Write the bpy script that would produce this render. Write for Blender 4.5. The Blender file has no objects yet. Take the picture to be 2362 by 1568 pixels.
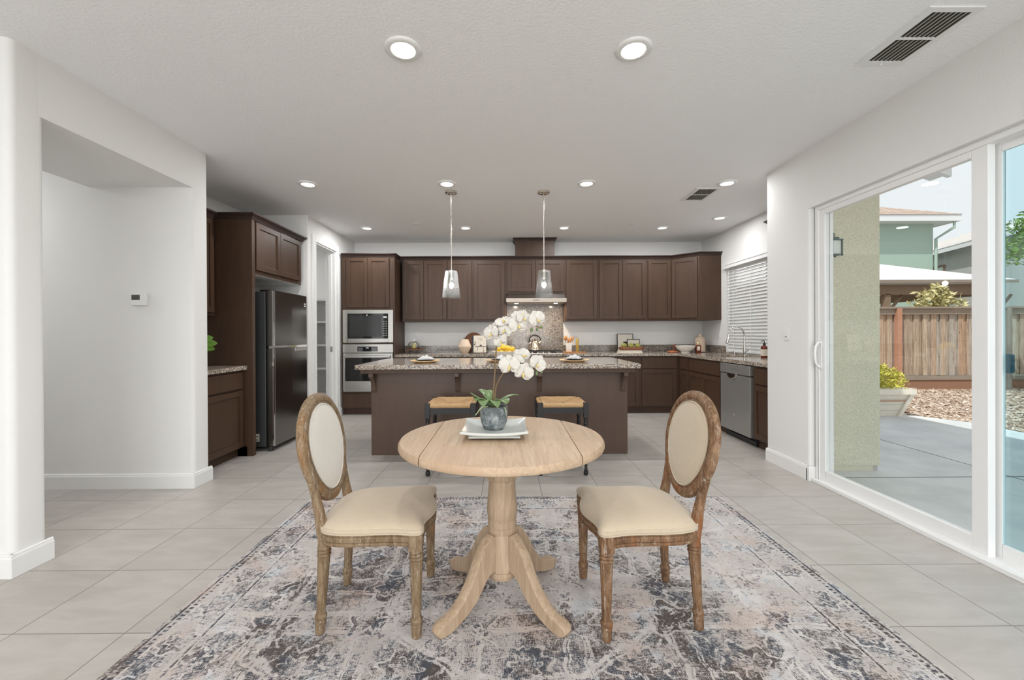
import bpy, bmesh, math, random
from mathutils import Vector, Matrix
random.seed(7)
C = bpy.context.scene.collection
PI = math.pi

# ------------------------------------------------------------------ camera
def cam_basis(yaw, pitch, roll):
    cy, sy, cp, sp = math.cos(yaw), math.sin(yaw), math.cos(pitch), math.sin(pitch)
    f = Vector((sy*cp, cy*cp, sp)); r = Vector((cy, -sy, 0)); u = r.cross(f)
    cr, sr = math.cos(roll), math.sin(roll)
    return r*cr+u*sr, u*cr-r*sr, f
FPX, CX, CY, EYE = 958.3, 1174.8, 772.0, Vector((0, 0, 1.227))
CR, CU, CF = cam_basis(5.375e-3, -3.11e-3, -4.6e-3)
cd = bpy.data.cameras.new('camera'); cam = bpy.data.objects.new('camera', cd); C.objects.link(cam)
cd.sensor_width = 36; cd.lens = FPX/2362*36
cd.shift_x = (1181-CX)/2362; cd.shift_y = (CY-784)/2362; cd.clip_start = .02; cd.clip_end = 400
cam.matrix_world = Matrix(((CR.x, CU.x, -CF.x, EYE.x), (CR.y, CU.y, -CF.y, EYE.y), (CR.z, CU.z, -CF.z, EYE.z), (0, 0, 0, 1)))
bpy.context.scene.camera = cam

# ------------------------------------------------------------------ view, world, sun
vs = bpy.context.scene.view_settings
vs.view_transform = 'Standard'; vs.look = 'None'; vs.exposure = 0.2; vs.gamma = 1; vs.use_curve_mapping = False
W = bpy.data.worlds.new('daylight'); bpy.context.scene.world = W; W.use_nodes = True
bg = W.node_tree.nodes['Background']; bg.inputs[0].default_value = (.93, .965, 1.0, 1); bg.inputs[1].default_value = .88
sd = bpy.data.lights.new('sun', 'SUN'); sd.energy = 3.2; sd.angle = .01; sd.color = (1, .96, .9)
sun = bpy.data.objects.new('sun', sd); C.objects.link(sun)
sun.rotation_euler = Vector((1.0, .8, -1.875)).to_track_quat('-Z', 'Y').to_euler()
CAN_W, CAN_COL = 8.0, (.985, .988, 1)
dl = bpy.data.lights.new('rear_fill', 'AREA'); dl.shape = 'RECTANGLE'; dl.size = 5.4; dl.size_y = 2.35; dl.energy = 210; dl.color = (.95, .975, 1)
dlo = bpy.data.objects.new('rear_fill_light', dl); C.objects.link(dlo); dlo.location = (-.85, -5.5, 1.25); dlo.rotation_euler = Vector((0, 1, .5)).to_track_quat('-Z', 'Z').to_euler()  # added fill lamp at the rear opening, tilted up to brighten the ceiling

def at(px, py, Y):            # the point seen at a pixel, at true distance Y into the room
    d = CF + CR*((px-CX)/FPX) - CU*((py-CY)/FPX)
    return EYE + d*(Y/d.y)

# ------------------------------------------------------------------ node helpers
class NT:
    def __init__(s, name):
        s.mat = bpy.data.materials.new(name); s.mat.use_nodes = True
        s.t = s.mat.node_tree; s.b = s.t.nodes['Principled BSDF']; s.out = s.t.nodes['Material Output']
    def n(s, typ, ins=None, **props):
        nd = s.t.nodes.new('ShaderNode'+typ)
        for k, v in props.items(): setattr(nd, k, v)
        for k, v in (ins or {}).items(): s.set(nd.inputs[k], v)
        return nd
    def set(s, sock, v):
        if hasattr(v, 'is_output') or isinstance(v, bpy.types.NodeSocket): s.t.links.new(v, sock)
        elif isinstance(v, (tuple, list)) and len(v) == 3 and sock.type == 'RGBA': sock.default_value = (*v, 1)
        else: sock.default_value = v
    def m(s, op, a, b=0.0, c=0.0, clamp=False):
        nd = s.n('Math', {0: a, 1: b, 2: c}, operation=op); nd.use_clamp = clamp
        return nd.outputs[0]
    def mix(s, f, a, b, mode='MIX'):
        nd = s.n('Mix', data_type='RGBA', blend_type=mode)
        s.set(nd.inputs[0], f); s.set(nd.inputs[6], a); s.set(nd.inputs[7], b)
        return nd.outputs[2]
    def pos(s, scale=(1, 1, 1), loc=(0, 0, 0), rot=(0, 0, 0), kind='Object'):
        src = s.n('TexCoord').outputs[kind] if kind != 'World' else s.n('NewGeometry').outputs['Position']
        return s.n('Mapping', {0: src, 1: loc, 2: rot, 3: scale}).outputs[0]
    def noise(s, vec, scale, detail=3, rough=.5, dist=0):
        return s.n('TexNoise', {'Vector': vec, 'Scale': scale, 'Detail': detail, 'Roughness': rough, 'Distortion': dist}).outputs[0]
    def ramp(s, f, stops, interp='LINEAR'):
        nd = s.n('ValToRGB', {0: f}); cr = nd.color_ramp; cr.interpolation = interp
        while len(cr.elements) < len(stops): cr.elements.new(.5)
        for e, (p, c) in zip(cr.elements, stops): e.position = p; e.color = (*c, 1) if len(c) == 3 else c
        return nd.outputs[0]
    def step(s, v, lo, hi):
        nd = s.n('MapRange', {0: v, 1: lo, 2: hi, 3: 0.0, 4: 1.0}, interpolation_type='SMOOTHSTEP'); return nd.outputs[0]
    def bump(s, h, strength=.2, dist=.01):
        s.set(s.b.inputs['Normal'], s.n('Bump', {'Height': h, 'Strength': strength, 'Distance': dist}).outputs[0])
    def base(s, c=None, rough=None, metal=None, spec=None, coat=None):
        if c is not None: s.set(s.b.inputs['Base Color'], c)
        if rough is not None: s.set(s.b.inputs['Roughness'], rough)
        if metal is not None: s.set(s.b.inputs['Metallic'], metal)
        if spec is not None: s.set(s.b.inputs['Specular IOR Level'], spec)
        if coat is not None: s.set(s.b.inputs['Coat Weight'], coat)
        return s.mat

def lin(r, g=None, b=None):     # sRGB 0..255 -> linear
    v = (r, g, b) if g is not None else (r, r, r)
    return tuple((x/255/12.92) if x <= 10 else ((x/255+.055)/1.055)**2.4 for x in v)

def simple(name, col, rough=.5, metal=0, spec=.5, var=.06, scale=30, bump=0, bscale=200, coat=0):
    t = NT(name); p = t.pos()
    if var:
        f = t.noise(p, scale, 4)
        c = t.mix(f, tuple(x*(1-var) for x in col), tuple(min(1, x*(1+var)) for x in col))
    else: c = col
    t.base(c, rough, metal, spec, coat)
    if bump: t.bump(t.noise(p, bscale, 2), bump, .002)
    return t.mat

def emit(name, col, strength):
    t = NT(name); t.base((0, 0, 0)); t.b.inputs['Emission Color'].default_value = (*col, 1); t.b.inputs['Emission Strength'].default_value = strength
    return t.mat

def paint(name, col, bscale=90, strength=.22):
    t = NT(name); p = t.pos(kind='World')
    c = t.mix(t.noise(p, 1.2, 2), tuple(x*.985 for x in col), col)
    t.base(c, .85, 0, .3); t.bump(t.noise(p, bscale, 3, .55), strength, .004)
    return t.mat

def clear_glass(name, tint=(1, 1, 1), refl=1.0, bump=0, rough=0.0, bscale=60):
    t = NT(name)
    tr = t.n('BsdfTransparent', {0: tint}); gl = t.n('BsdfGlossy', {'Color': (1, 1, 1, 1), 'Roughness': rough})
    fr = t.n('LayerWeight', {0: .5})
    if bump:
        p = t.pos(); bp = t.n('Bump', {'Height': t.noise(p, bscale, 2), 'Strength': bump, 'Distance': .01}).outputs[0]
        t.set(gl.inputs['Normal'], bp); t.set(fr.inputs['Normal'], bp)
    f = t.m('MULTIPLY', t.m('ADD', .04, t.m('MULTIPLY', t.m('POWER', fr.outputs[1], 5), .9)), refl, clamp=True)
    mx = t.n('MixShader'); t.set(mx.inputs[0], f); t.set(mx.inputs[1], tr.outputs[0]); t.set(mx.inputs[2], gl.outputs[0])
    t.t.links.new(mx.outputs[0], t.out.inputs[0])
    return t.mat

# ------------------------------------------------------------------ materials
M = {}
M['wall'] = paint('wall_paint', (.80, .795, .775))
M['ceil'] = paint('ceiling_paint', (.90, .90, .895), 55, .7)
M['trim'] = simple('white_trim', (.82, .82, .80), .45, var=.01)
M['vinyl'] = simple('white_vinyl', (.84, .84, .83), .35, var=.01)
M['whiteplastic'] = simple('white_plastic', (.80, .80, .78), .35, var=.01)
M['lamp'] = emit('lamp_lens', (1, .98, .95), 2.8)
M['bulb'] = emit('bulb_glow', (1, .95, .88), 22.0)

def mk_tile():
    t = NT('floor_tile'); g = t.n('NewGeometry').outputs['Position']; x = t.n('SeparateXYZ', {0: g})
    s, x0, y0 = .46, -1.1204, 1.7163
    u = t.m('DIVIDE', t.m('SUBTRACT', x.outputs[0], x0), s); v = t.m('DIVIDE', t.m('SUBTRACT', x.outputs[1], y0), s)
    def edge(q): return t.m('SUBTRACT', .5, t.m('ABSOLUTE', t.m('SUBTRACT', t.m('FRACT', q), .5)))
    d = t.m('MINIMUM', edge(u), edge(v)); grout = t.step(d, .0035, .0065)
    cell = t.n('CombineXYZ', {0: t.m('FLOOR', u), 1: t.m('FLOOR', v)}).outputs[0]
    rnd = t.n('TexWhiteNoise', {0: cell}).outputs[0]
    off = t.n('VectorMath', {0: g, 1: t.n('TexWhiteNoise', {0: cell}).outputs[1]}, operation='ADD').outputs[0]
    p = t.n('Mapping', {0: off, 3: (1.6, 5, 1)}).outputs[0]
    n1 = t.noise(p, 2.2, 6, .6, .4)
    c = t.mix(t.step(n1, .25, .75), lin(170, 165, 158), lin(188, 183, 177))
    c = t.mix(t.m('MULTIPLY', rnd, .25), c, lin(172, 164, 156))
    c = t.mix(grout, lin(128, 121, 114), c)
    t.base(c, t.m('ADD', t.m('MULTIPLY', n1, .12), .34), 0, .45)
    t.bump(t.m('ADD', grout, t.m('MULTIPLY', t.noise(g, 60, 3), .05)), .35, .002)
    return t.mat
M['tile'] = mk_tile()

def mk_cab(name, a, b, rough=.42):
    t = NT(name); p = t.pos((6, 6, .7))
    n = t.noise(p, 3.5, 6, .65, .3); n2 = t.noise(t.pos((60, 60, 2)), 6, 3)
    c = t.mix(t.step(n, .2, .8), a, b); c = t.mix(t.m('MULTIPLY', n2, .10), c, tuple(x*.6 for x in a))
    t.base(c, rough, 0, .32); return t.mat
M['cab'] = mk_cab('espresso_cabinet_wood', lin(70, 52, 40), lin(81, 61, 47))
M['cabdark'] = simple('dark_espresso_wood', lin(52, 36, 30), .55)  # darker brown wood for the crown moldings
M['island'] = mk_cab('espresso_island_panel', lin(84, 66, 56), lin(90, 72, 61), .34)

def mk_granite(name, warm, bright=1.0):
    t = NT(name); p = t.pos(kind='World')
    r = t.n('SeparateColor', {0: t.n('TexVoronoi', {'Vector': p, 'Scale': 120, 'Randomness': 1}).outputs['Color']}).outputs[0]
    r2 = t.n('SeparateColor', {0: t.n('TexVoronoi', {'Vector': p, 'Scale': 75, 'Randomness': 1}).outputs['Color']}).outputs[1]
    k = lambda c: tuple(x*bright for x in c)
    c1 = t.ramp(r, [(0, k(lin(52, 48, 46))), (.16, k(lin(112, 102, 94))), (.32, k(lin(176, 164, 150))), (.52, k(lin(206, 196, 182))), (.70, k(warm)), (.82, k(lin(134, 130, 126))), (.92, k(lin(236, 230, 220)))], 'CONSTANT')
    c2 = t.ramp(r2, [(0, k(lin(66, 62, 60))), (.22, k(warm)), (.45, k(lin(190, 180, 168))), (.75, k(lin(120, 108, 98)))], 'CONSTANT')
    t.base(t.mix(.38, c1, c2), .12, 0, .5); return t.mat
M['granite'] = mk_granite('speckled_granite', lin(170, 146, 120))
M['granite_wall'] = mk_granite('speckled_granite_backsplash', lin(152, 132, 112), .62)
def mk_steel(name, col, rough=.28, sx=1, sy=1, sz=60):
    t = NT(name); p = t.pos((sx, sy, sz)); n = t.noise(p, 8, 4, .7)
    t.base(t.mix(n, tuple(x*.88 for x in col), col), t.m('ADD', rough-.05, t.m('MULTIPLY', n, .12)), 1.0)
    return t.mat
M['steel'] = mk_steel('brushed_stainless', (.62, .60, .57))
M['dwsteel'] = simple('satin_steel', (.36, .355, .34), .34, .55, var=.05)
M['dsteel'] = mk_steel('dark_stainless', (.27, .265, .25), .2)
M['fridgeside'] = simple('graphite_side', lin(66, 68, 68), .42, .3)
M['chrome'] = simple('chrome', (.8, .8, .8), .08, 1, var=0)
M['nickel'] = simple('brushed_nickel', (.68, .64, .58), .2, 1, var=0)
M['blackglass'] = simple('black_oven_glass', (.018, .018, .018), .05, 0, .6, var=0)
M['black'] = simple('black_iron', (.02, .02, .02), .45)
M['blackpaint'] = NT('worn_black_paint').mat
def mk_blackpaint():
    t = NT('worn_black_paint'); p = t.pos(); n = t.noise(p, 35, 6, .7)
    t.base(t.mix(t.step(n, .62, .72), lin(26, 24, 24), lin(120, 112, 105)), .35); return t.mat
M['blackpaint'] = mk_blackpaint()

def mk_lightwood(name, axis, boards=0.0):
    t = NT(name)
    sc = {'x': (1.2, 14, 14), 'y': (14, 1.2, 14), 'z': (14, 14, 1.2)}[axis]
    p = t.pos(sc); n = t.noise(p, 3.2, 6, .6, 1.2); f = t.noise(t.pos(tuple(q*5 for q in sc)), 4, 3)
    c = t.mix(t.step(n, .28, .72), lin(166, 142, 118), lin(190, 168, 142))
    c = t.mix(t.m('MULTIPLY', t.step(f, .45, .8), .3), c, lin(166, 136, 106))
    if boards:
        g = t.n('SeparateXYZ', {0: t.pos()}); u = t.m('DIVIDE', g.outputs[0], boards)
        fl = t.m('FLOOR', u); v = t.m('FLOOR', t.m('ADD', t.m('DIVIDE', g.outputs[1], .34), t.m('MULTIPLY', fl, .37)))
        cell = t.n('CombineXYZ', {0: fl, 1: v}).outputs[0]; r = t.n('TexWhiteNoise', {0: cell}).outputs[0]
        c = t.mix(t.m('MULTIPLY', r, .6), c, lin(194, 166, 138)); 
        c = t.mix(t.m('MULTIPLY', t.step(r, .55, 1.0), .4), c, lin(166, 138, 112))
    t.base(c, .52, 0, .35); t.bump(n, .05, .003); return t.mat
M['tabletop'] = mk_lightwood('raw_oak_boards', 'y', .062)
M['oak'] = mk_lightwood('raw_oak', 'z')
M['oakleg'] = mk_lightwood('raw_oak_leg', 'z')

def mk_weathered(name, red=0.0):
    t = NT(name); n = t.noise(t.pos((1, 1, .25)), 45, 8, .75, .6); n2 = t.noise(t.pos((1, 1, .3)), 11, 4, .6); n3 = t.noise(t.pos((1, 1, .2)), 75, 6, .8)
    a, b_ = (lin(104, 82, 58), lin(142, 122, 96)) if not red else (lin(92, 64, 42), lin(138, 108, 80))
    c = t.mix(t.step(n, .35, .65), a, b_); c = t.mix(t.m('MULTIPLY', t.step(n2, .52, .66), .75 if red else .55), c, lin(126, 74, 34) if red else lin(138, 96, 56))
    c = t.mix(t.m('MULTIPLY', t.step(n3, .55, .66), .75), c, lin(186, 178, 164)); c = t.mix(t.m('MULTIPLY', t.step(n3, .36, .44), -1.0) if 0 else t.m('SUBTRACT', 1.0, t.step(n3, .30, .40)), c, lin(62, 46, 34))
    t.base(c, .6, 0, .35); t.bump(n, .25, .003); return t.mat
M['weather'] = mk_weathered('weathered_oak')
M['weather_brown'] = mk_weathered('weathered_oak_brown', 1)

def mk_linen(name, a, b):
    t = NT(name); x = t.n('SeparateXYZ', {0: t.pos()})
    w = t.m('MULTIPLY', t.m('ADD', t.m('SINE', t.m('MULTIPLY', x.outputs[0], 4200)), t.m('SINE', t.m('MULTIPLY', x.outputs[1], 4200))), .25)
    n = t.noise(t.pos(), 45, 5, .6); c = t.mix(n, a, b)
    t.base(c, .9, 0, .2); t.b.inputs['Sheen Weight'].default_value = .3; t.bump(t.m('ADD', w, t.noise(t.pos(), 260, 2)), .15, .001); return t.mat
M['linen'] = mk_linen('natural_linen', lin(184, 169, 147), lin(196, 181, 158))
M['linenwhite'] = mk_linen('pale_linen', lin(206, 200, 190), lin(216, 211, 202))

def mk_rush():
    t = NT('woven_rush'); x = t.n('SeparateXYZ', {0: t.pos()}); dx, dy = t.m('ABSOLUTE', x.outputs[0]), t.m('ABSOLUTE', x.outputs[1])
    quad = t.m('GREATER_THAN', dx, dy); run = t.m('ADD', t.m('MULTIPLY', quad, x.outputs[1]), t.m('MULTIPLY', t.m('SUBTRACT', 1.0, quad), x.outputs[0]))
    w = t.m('SINE', t.m('ADD', t.m('MULTIPLY', run, 780), t.m('MULTIPLY', t.noise(t.pos(), 30, 3), 5))); n = t.noise(t.pos(), 60, 5)
    c = t.mix(t.step(w, -.9, .8), lin(150, 108, 66), lin(222, 184, 134)); c = t.mix(t.m('MULTIPLY', t.m('SUBTRACT', 1.0, quad), .30), c, lin(226, 196, 150))
    c = t.mix(t.m('MULTIPLY', n, .35), c, lin(150, 106, 62)); seam = t.step(t.m('ABSOLUTE', t.m('SUBTRACT', dx, dy)), .0, .006); c = t.mix(seam, lin(120, 84, 50), c)
    t.base(c, .7); t.bump(w, .5, .003); return t.mat
M['rush'] = mk_rush()

def mk_rug():
    t = NT('distressed_rug'); P = t.pos(); s = t.n('SeparateXYZ', {0: P}); X, Y = s.outputs[0], s.outputs[1]
    A_, S_, MU, MX, AB, DV = (lambda a, b=0.0: t.m('ADD', a, b)), (lambda a, b: t.m('SUBTRACT', a, b)), (lambda a, b: t.m('MULTIPLY', a, b)), (lambda a, b: t.m('MAXIMUM', a, b)), (lambda a: t.m('ABSOLUTE', a)), (lambda a, b: t.m('DIVIDE', a, b))
    wc = t.n('VectorMath', {0: t.n('TexNoise', {'Vector': P, 'Scale': 7, 'Detail': 4}).outputs['Color'], 1: (.5, .5, .5)}, operation='SUBTRACT').outputs[0]
    Q = t.n('VectorMath', {0: wc, 1: (.085, .085, 0), 2: P}, operation='MULTIPLY_ADD').outputs[0]
    q = t.n('SeparateXYZ', {0: Q}); ax, ay = AB(q.outputs[0]), AB(q.outputs[1])
    def ring(d, r, w): return S_(1.0, t.step(AB(S_(d, r)), w*.45, w))
    def cell(v, sz, off=0.0): return MU(S_(t.m('FRACT', A_(DV(v, sz), .5+off)), .5), sz)
    def polar(x, y, k, a): return A_(t.m('SQRT', A_(MU(x, x), MU(y, y))), MU(t.m('SINE', MU(t.m('ARCTAN2', y, x), k)), a))
    oct_ = MX(MX(MU(ax, .78), ay), MU(A_(MU(ax, .78), ay), .72))
    # field lattice of rosettes and framed squares, the same in all four quarters
    c1x, c1y = cell(ax, .42), cell(ay, .50, .25); r1 = polar(c1x, c1y, 8.0, .016); b1 = MX(AB(c1x), MU(AB(c1y), .86))
    c2x, c2y = cell(ax, .42, .5), cell(ay, .50, .75); r2 = polar(c2x, c2y, 5.0, .02)
    L = ring(r1, .055, .008)
    for d, r, w in ((r1, .105, .010), (b1, .165, .011), (b1, .182, .006), (r2, .05, .009), (r2, .095, .008), (oct_, .42, .014), (oct_, .445, .006), (oct_, .80, .018), (oct_, .83, .008)): L = MX(L, ring(d, r, w))
    L = MX(L, MU(ring(AB(S_(AB(c1x), AB(c1y))), 0.0, .010), t.step(b1, .10, .12)))
    ve = t.n('TexVoronoi', {'Vector': t.n('CombineXYZ', {0: ax, 1: ay}).outputs[0], 'Scale': 24, 'Randomness': .8}).outputs[0]
    curl = ring(t.m('FRACT', MU(ve, 2.2)), .5, .13)
    # border bands
    X_, Y_ = AB(X), AB(Y); bd = MX(S_(X_, .30), Y_); inb = t.step(bd, .985, .990)
    along = A_(MU(t.m('GREATER_THAN', S_(X_, .30), Y_), Y), MU(t.m('LESS_THAN', S_(X_, .30), Y_), X)); bx_ = cell(along, .23); by_ = S_(bd, 1.075)
    rb = polar(bx_, by_, 6.0, .010); LB = MX(ring(rb, .035, .007), MX(ring(rb, .068, .007), MX(ring(bd, .985, .010), MX(ring(bd, 1.155, .006), ring(bd, 1.012, .004)))))
    tick = MU(ring(bd, 1.172, .011), t.step(t.m('FRACT', MU(along, 42.0)), .45, .6)); DB = MX(tick, MX(ring(bd, 1.196, .007), MU(ring(bd, .998, .006), .7)))
    L = A_(MU(L, S_(1.0, inb)), MU(LB, inb))
    # wear and tone
    n1 = t.noise(P, 2.3, 6, .6, .4); n2 = t.noise(P, 8, 8, .7, .3); n3 = t.noise(P, 30, 7, .75)
    motif = MU(t.step(r1, .05, .06), S_(1.0, t.step(r1, .10, .11))); motif = MX(motif, S_(1.0, t.step(r2, .085, .095))); motif = MX(MU(motif, S_(1.0, inb)), MU(inb, S_(1.0, t.step(rb, .060, .066))))
    bandd = MU(t.step(oct_, .445, .45), S_(1.0, t.step(oct_, .78, .80)))
    v = A_(A_(MU(t.step(n1, .36, .64), .24), MU(t.step(n2, .36, .62), .26)), .12); v = A_(v, MU(motif, .12)); v = A_(v, MU(bandd, .08))
    v = A_(v, MU(S_(1.0, t.step(Y, -.8, .0)), .13)); v = S_(v, MU(t.step(X, .35, 1.4), .10)); v = S_(v, MU(inb, .03)); v = A_(v, MU(curl, .13)); v = S_(v, .04)
    fade = t.step(n3, .36, .56); v = S_(v, MU(MU(L, fade), .34)); v = A_(v, MU(MU(DB, t.step(n3, .40, .50)), .45))
    # woven grain: short threads both ways decide light or dark
    def snap(a, b): return t.n('TexWhiteNoise', {0: t.n('VectorMath', {0: P, 1: (a, b, 1)}, operation='SNAP').outputs[0]}).outputs[0]
    sx, sy = t.noise(t.pos((18, 190, 1)), 2.6, 4, .75), t.noise(t.pos((190, 18, 1)), 2.6, 4, .75)
    g = A_(A_(MU(snap(.012, .0030), .20), MU(snap(.0030, .011), .20)), A_(MU(t.step(sx, .25, .75), .30), MU(t.step(sy, .25, .75), .30)))
    wv, wv2 = t.m('SINE', MU(Y, 2*PI/.0058)), t.m('SINE', MU(X, 2*PI/.0062)); v = A_(v, MU(A_(wv, wv2), .045))
    f = t.step(S_(v, g), -.24, .13)
    light = t.mix(t.step(n2, .38, .62), lin(188, 181, 177), lin(208, 203, 200)); hue = t.noise(P, 3.1, 4)
    light = t.mix(MU(t.step(hue, .50, .64), .45), light, lin(196, 174, 162)); light = t.mix(MU(t.step(t.noise(P, 5.5, 3), .56, .66), .5), light, lin(192, 200, 208))
    dark = t.mix(t.step(t.noise(P, 4.4, 4), .44, .56), lin(80, 84, 92), lin(90, 82, 78)); dark = t.mix(MU(t.step(n3, .5, .6), .5), dark, lin(58, 58, 66))
    c = t.mix(f, light, dark); c = t.mix(MU(MU(t.step(hue, .60, .68), t.step(n2, .5, .6)), .35), c, lin(150, 118, 98))
    t.base(c, .95, 0, .15); t.bump(A_(A_(wv, wv2), n3), .3, .002); return t.mat
M['rug'] = mk_rug()

def mk_speck(name, a, b, scale=220, lo=.4, hi=.6, rough=.8, bump=.3):
    t = NT(name); p = t.pos(kind='World'); n = t.noise(p, scale, 3, .6)
    t.base(t.mix(t.step(n, lo, hi), a, b), rough, 0, .3); t.bump(n, bump, .004); return t.mat
M['stucco'] = mk_speck('cream_stucco', lin(192, 188, 168), lin(232, 228, 208), 150, .3, .7)
M['concrete'] = mk_speck('grey_concrete', (.55, .57, .58), (.66, .67, .67), 2.5, .3, .7, .85, .05)
M['bark'] = mk_speck('bark_mulch', lin(150, 128, 112), lin(206, 186, 168), 40, .35, .65, .95)
def mk_chip():
    t = NT('bark_chips'); r = t.n('TexWhiteNoise', {0: t.n('VectorMath', {0: t.pos(kind='World'), 1: (.04, .04, .5)}, operation='SNAP').outputs[0]}).outputs[0]
    t.base(t.ramp(r, [(0, lin(130, 106, 92)), (.3, lin(176, 152, 134)), (.7, lin(212, 194, 178)), (1, lin(232, 220, 210))]), .95); return t.mat
M['chips'] = mk_chip()
def mk_fence():
    t = NT('weathered_fence_boards'); g = t.n('SeparateXYZ', {0: t.pos(kind='World')})
    b = t.m('FLOOR', t.m('DIVIDE', t.m('ADD', g.outputs[0], -.009), .10)); r = t.n('TexWhiteNoise', {0: t.n('CombineXYZ', {0: b}).outputs[0]}).outputs[0]
    n = t.noise(t.pos((9, 9, .5), kind='World'), 5, 7, .7, .4)
    c = t.ramp(r, [(0, lin(176, 156, 138)), (.35, lin(202, 184, 164)), (.6, lin(190, 158, 132)), (.85, lin(188, 182, 174)), (1, lin(214, 198, 176))])
    c = t.mix(t.m('MULTIPLY', t.step(n, .38, .68), .7), c, lin(112, 94, 80)); k = t.noise(t.pos((3, 3, 1.2), kind='World'), 4, 2)
    c = t.mix(t.step(k, .72, .76), c, lin(60, 46, 38))
    t.base(c, .9, 0, .2); return t.mat
M['fence'] = mk_fence()
M['redwood'] = simple('redwood_post', lin(184, 136, 112), .8, var=.15, scale=12)
M['rail'] = simple('grey_weathered_rail', lin(150, 138, 126), .85, var=.12, scale=9)
M['whiteplank'] = simple('whitewashed_planks', lin(236, 228, 214), .8, var=.12, scale=14)
M['teal_glass'] = simple('dark_teal_plate', lin(10, 70, 86), .3, var=0)
M['glass'] = clear_glass('window_glass', (.97, .985, .98), 1.0)
M['screen'] = clear_glass('tinted_screen_glass', (.80, .92, .94), 1.0)
M['seeded'] = clear_glass('seeded_pendant_glass', (.90, .915, .91), 1.7, .8, .06, 110)
M['cloche'] = clear_glass('cloche_glass', (.93, .94, .92), 1.8)
M['petal'] = NT('orchid_petal').mat
def mk_petal():
    t = NT('white_orchid_petal'); t.base(lin(208, 204, 196), .6, 0, .25); t.b.inputs['Subsurface Weight'].default_value = .15
    t.b.inputs['Subsurface Radius'].default_value = (.01, .01, .008); return t.mat
M['petal'] = mk_petal()
M['lip'] = simple('orchid_lip_yellow', lin(222, 200, 120), .5)
M['leaf'] = simple('orchid_leaf_green', lin(104, 128, 82), .35, var=.28, scale=22)
M['leafpale'] = simple('pale_leaf', lin(160, 172, 130), .45, var=.2)
M['stem'] = simple('brown_stem', lin(122, 100, 70), .6, var=.3, scale=60)
def mk_pot():
    t = NT('verdigris_concrete_pot'); n = t.noise(t.pos(), 26, 7, .75)
    t.base(t.ramp(n, [(.32, lin(62, 68, 70)), (.47, lin(96, 104, 106)), (.56, lin(132, 138, 138)), (.70, lin(186, 186, 180))]), .8); t.bump(n, .2, .003); return t.mat
M['pot'] = mk_pot()
M['tray'] = simple('pale_grey_glaze', lin(200, 204, 200), .12, 0, .6, var=.02)
M['ceramic'] = simple('white_ceramic', lin(232, 228, 218), .25, var=.02)
M['matte_ceramic'] = simple('blush_stoneware', lin(218, 196, 172), .8, var=.06, bump=.2)
M['lemon'] = simple('lemon_skin', lin(244, 204, 72), .45, var=.06, bump=.3, bscale=260)
M['pear'] = simple('green_pear', lin(178, 164, 52), .35, var=.12)
M['artichoke'] = simple('green_fruit', lin(150, 146, 74), .45, var=.4, scale=60)
M['charger'] = simple('pale_wood_charger', lin(226, 190, 142), .5, var=.1)
M['darkplate'] = simple('charcoal_plate', lin(50, 52, 58), .3)
def mk_stripe():
    t = NT('striped_napkin'); x = t.n('SeparateXYZ', {0: t.pos()})
    w = t.m('SINE', t.m('MULTIPLY', t.m('ADD', x.outputs[0], x.outputs[1]), 520))
    t.base(t.mix(t.step(w, .45, .8), lin(236, 234, 230), lin(90, 100, 116)), .9); return t.mat
M['napkin'] = mk_stripe()
M['walnut'] = simple('walnut_board', lin(128, 78, 48), .5, var=.3, scale=14)
M['acacia'] = simple('acacia_board', lin(176, 122, 72), .5, var=.25, scale=12)
M['utensil'] = simple('carved_wood', lin(196, 138, 80), .5, var=.15)
M['bookspine'] = simple('dark_spine', lin(40, 34, 36), .6)
M['cover'] = simple('cream_cover', lin(222, 212, 196), .6, var=.04, scale=12)
M['paper'] = simple('off_white_paper', lin(228, 220, 204), .8, var=.02)
M['ink'] = simple('dark_ink', lin(58, 54, 52), .7, var=.3, scale=80)
M['brass'] = simple('brass', (.78, .6, .32), .22, 1, var=0)
M['kettle'] = simple('warm_polished_steel', (.82, .70, .55), .12, 1, var=0)
def mk_amber():
    t = NT('amber_glass'); t.base(lin(120, 44, 14), .08, 0, .6); t.b.inputs['Transmission Weight'].default_value = .25; return t.mat
M['amber'] = mk_amber()
M['oil'] = simple('gold_oil_bottle', lin(190, 158, 72), .2, var=.15)
M['rust'] = simple('terracotta_cloth', lin(190, 112, 66), .85, var=.2)
M['bread'] = simple('rust_red', lin(150, 66, 40), .6)
M['screenlcd'] = simple('lcd_grey', lin(70, 72, 68), .3)
M['greenwall'] = paint('sage_stucco', lin(172, 194, 182), 20)
M['greywall'] = paint('light_grey_stucco', lin(196, 196, 194), 20)
M['fascia'] = simple('white_fascia', (.8, .82, .84), .6, var=.02)
def mk_roof(name, a, b):
    t = NT(name); br = t.n('TexBrick', {'Vector': t.pos(), 'Color1': a, 'Color2': b, 'Mortar': tuple(x*.55 for x in a), 'Scale': 1.0, 'Mortar Size': .03, 'Brick Width': .33, 'Row Height': .33})
    t.base(br.outputs[0], .85); return t.mat
M['rooftile'] = mk_roof('brown_roof_tile', lin(176, 152, 138), lin(196, 176, 162))
M['rooftile2'] = mk_roof('pale_roof_tile', lin(198, 192, 188), lin(214, 210, 206))
M['canvas'] = simple('white_gazebo_roof', (.82, .80, .82), .7, var=.02)
M['gaze'] = simple('brown_gazebo_timber', lin(140, 118, 98), .8, var=.15, scale=8)
M['shrub'] = simple('yellow_green_leaf', lin(190, 186, 76), .55, var=.35, scale=9)
M['tree'] = simple('tree_leaf', lin(122, 152, 70), .55, var=.35, scale=6)
M['bamboo'] = simple('pale_bamboo_leaf', lin(198, 190, 140), .6, var=.3, scale=6)
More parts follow.
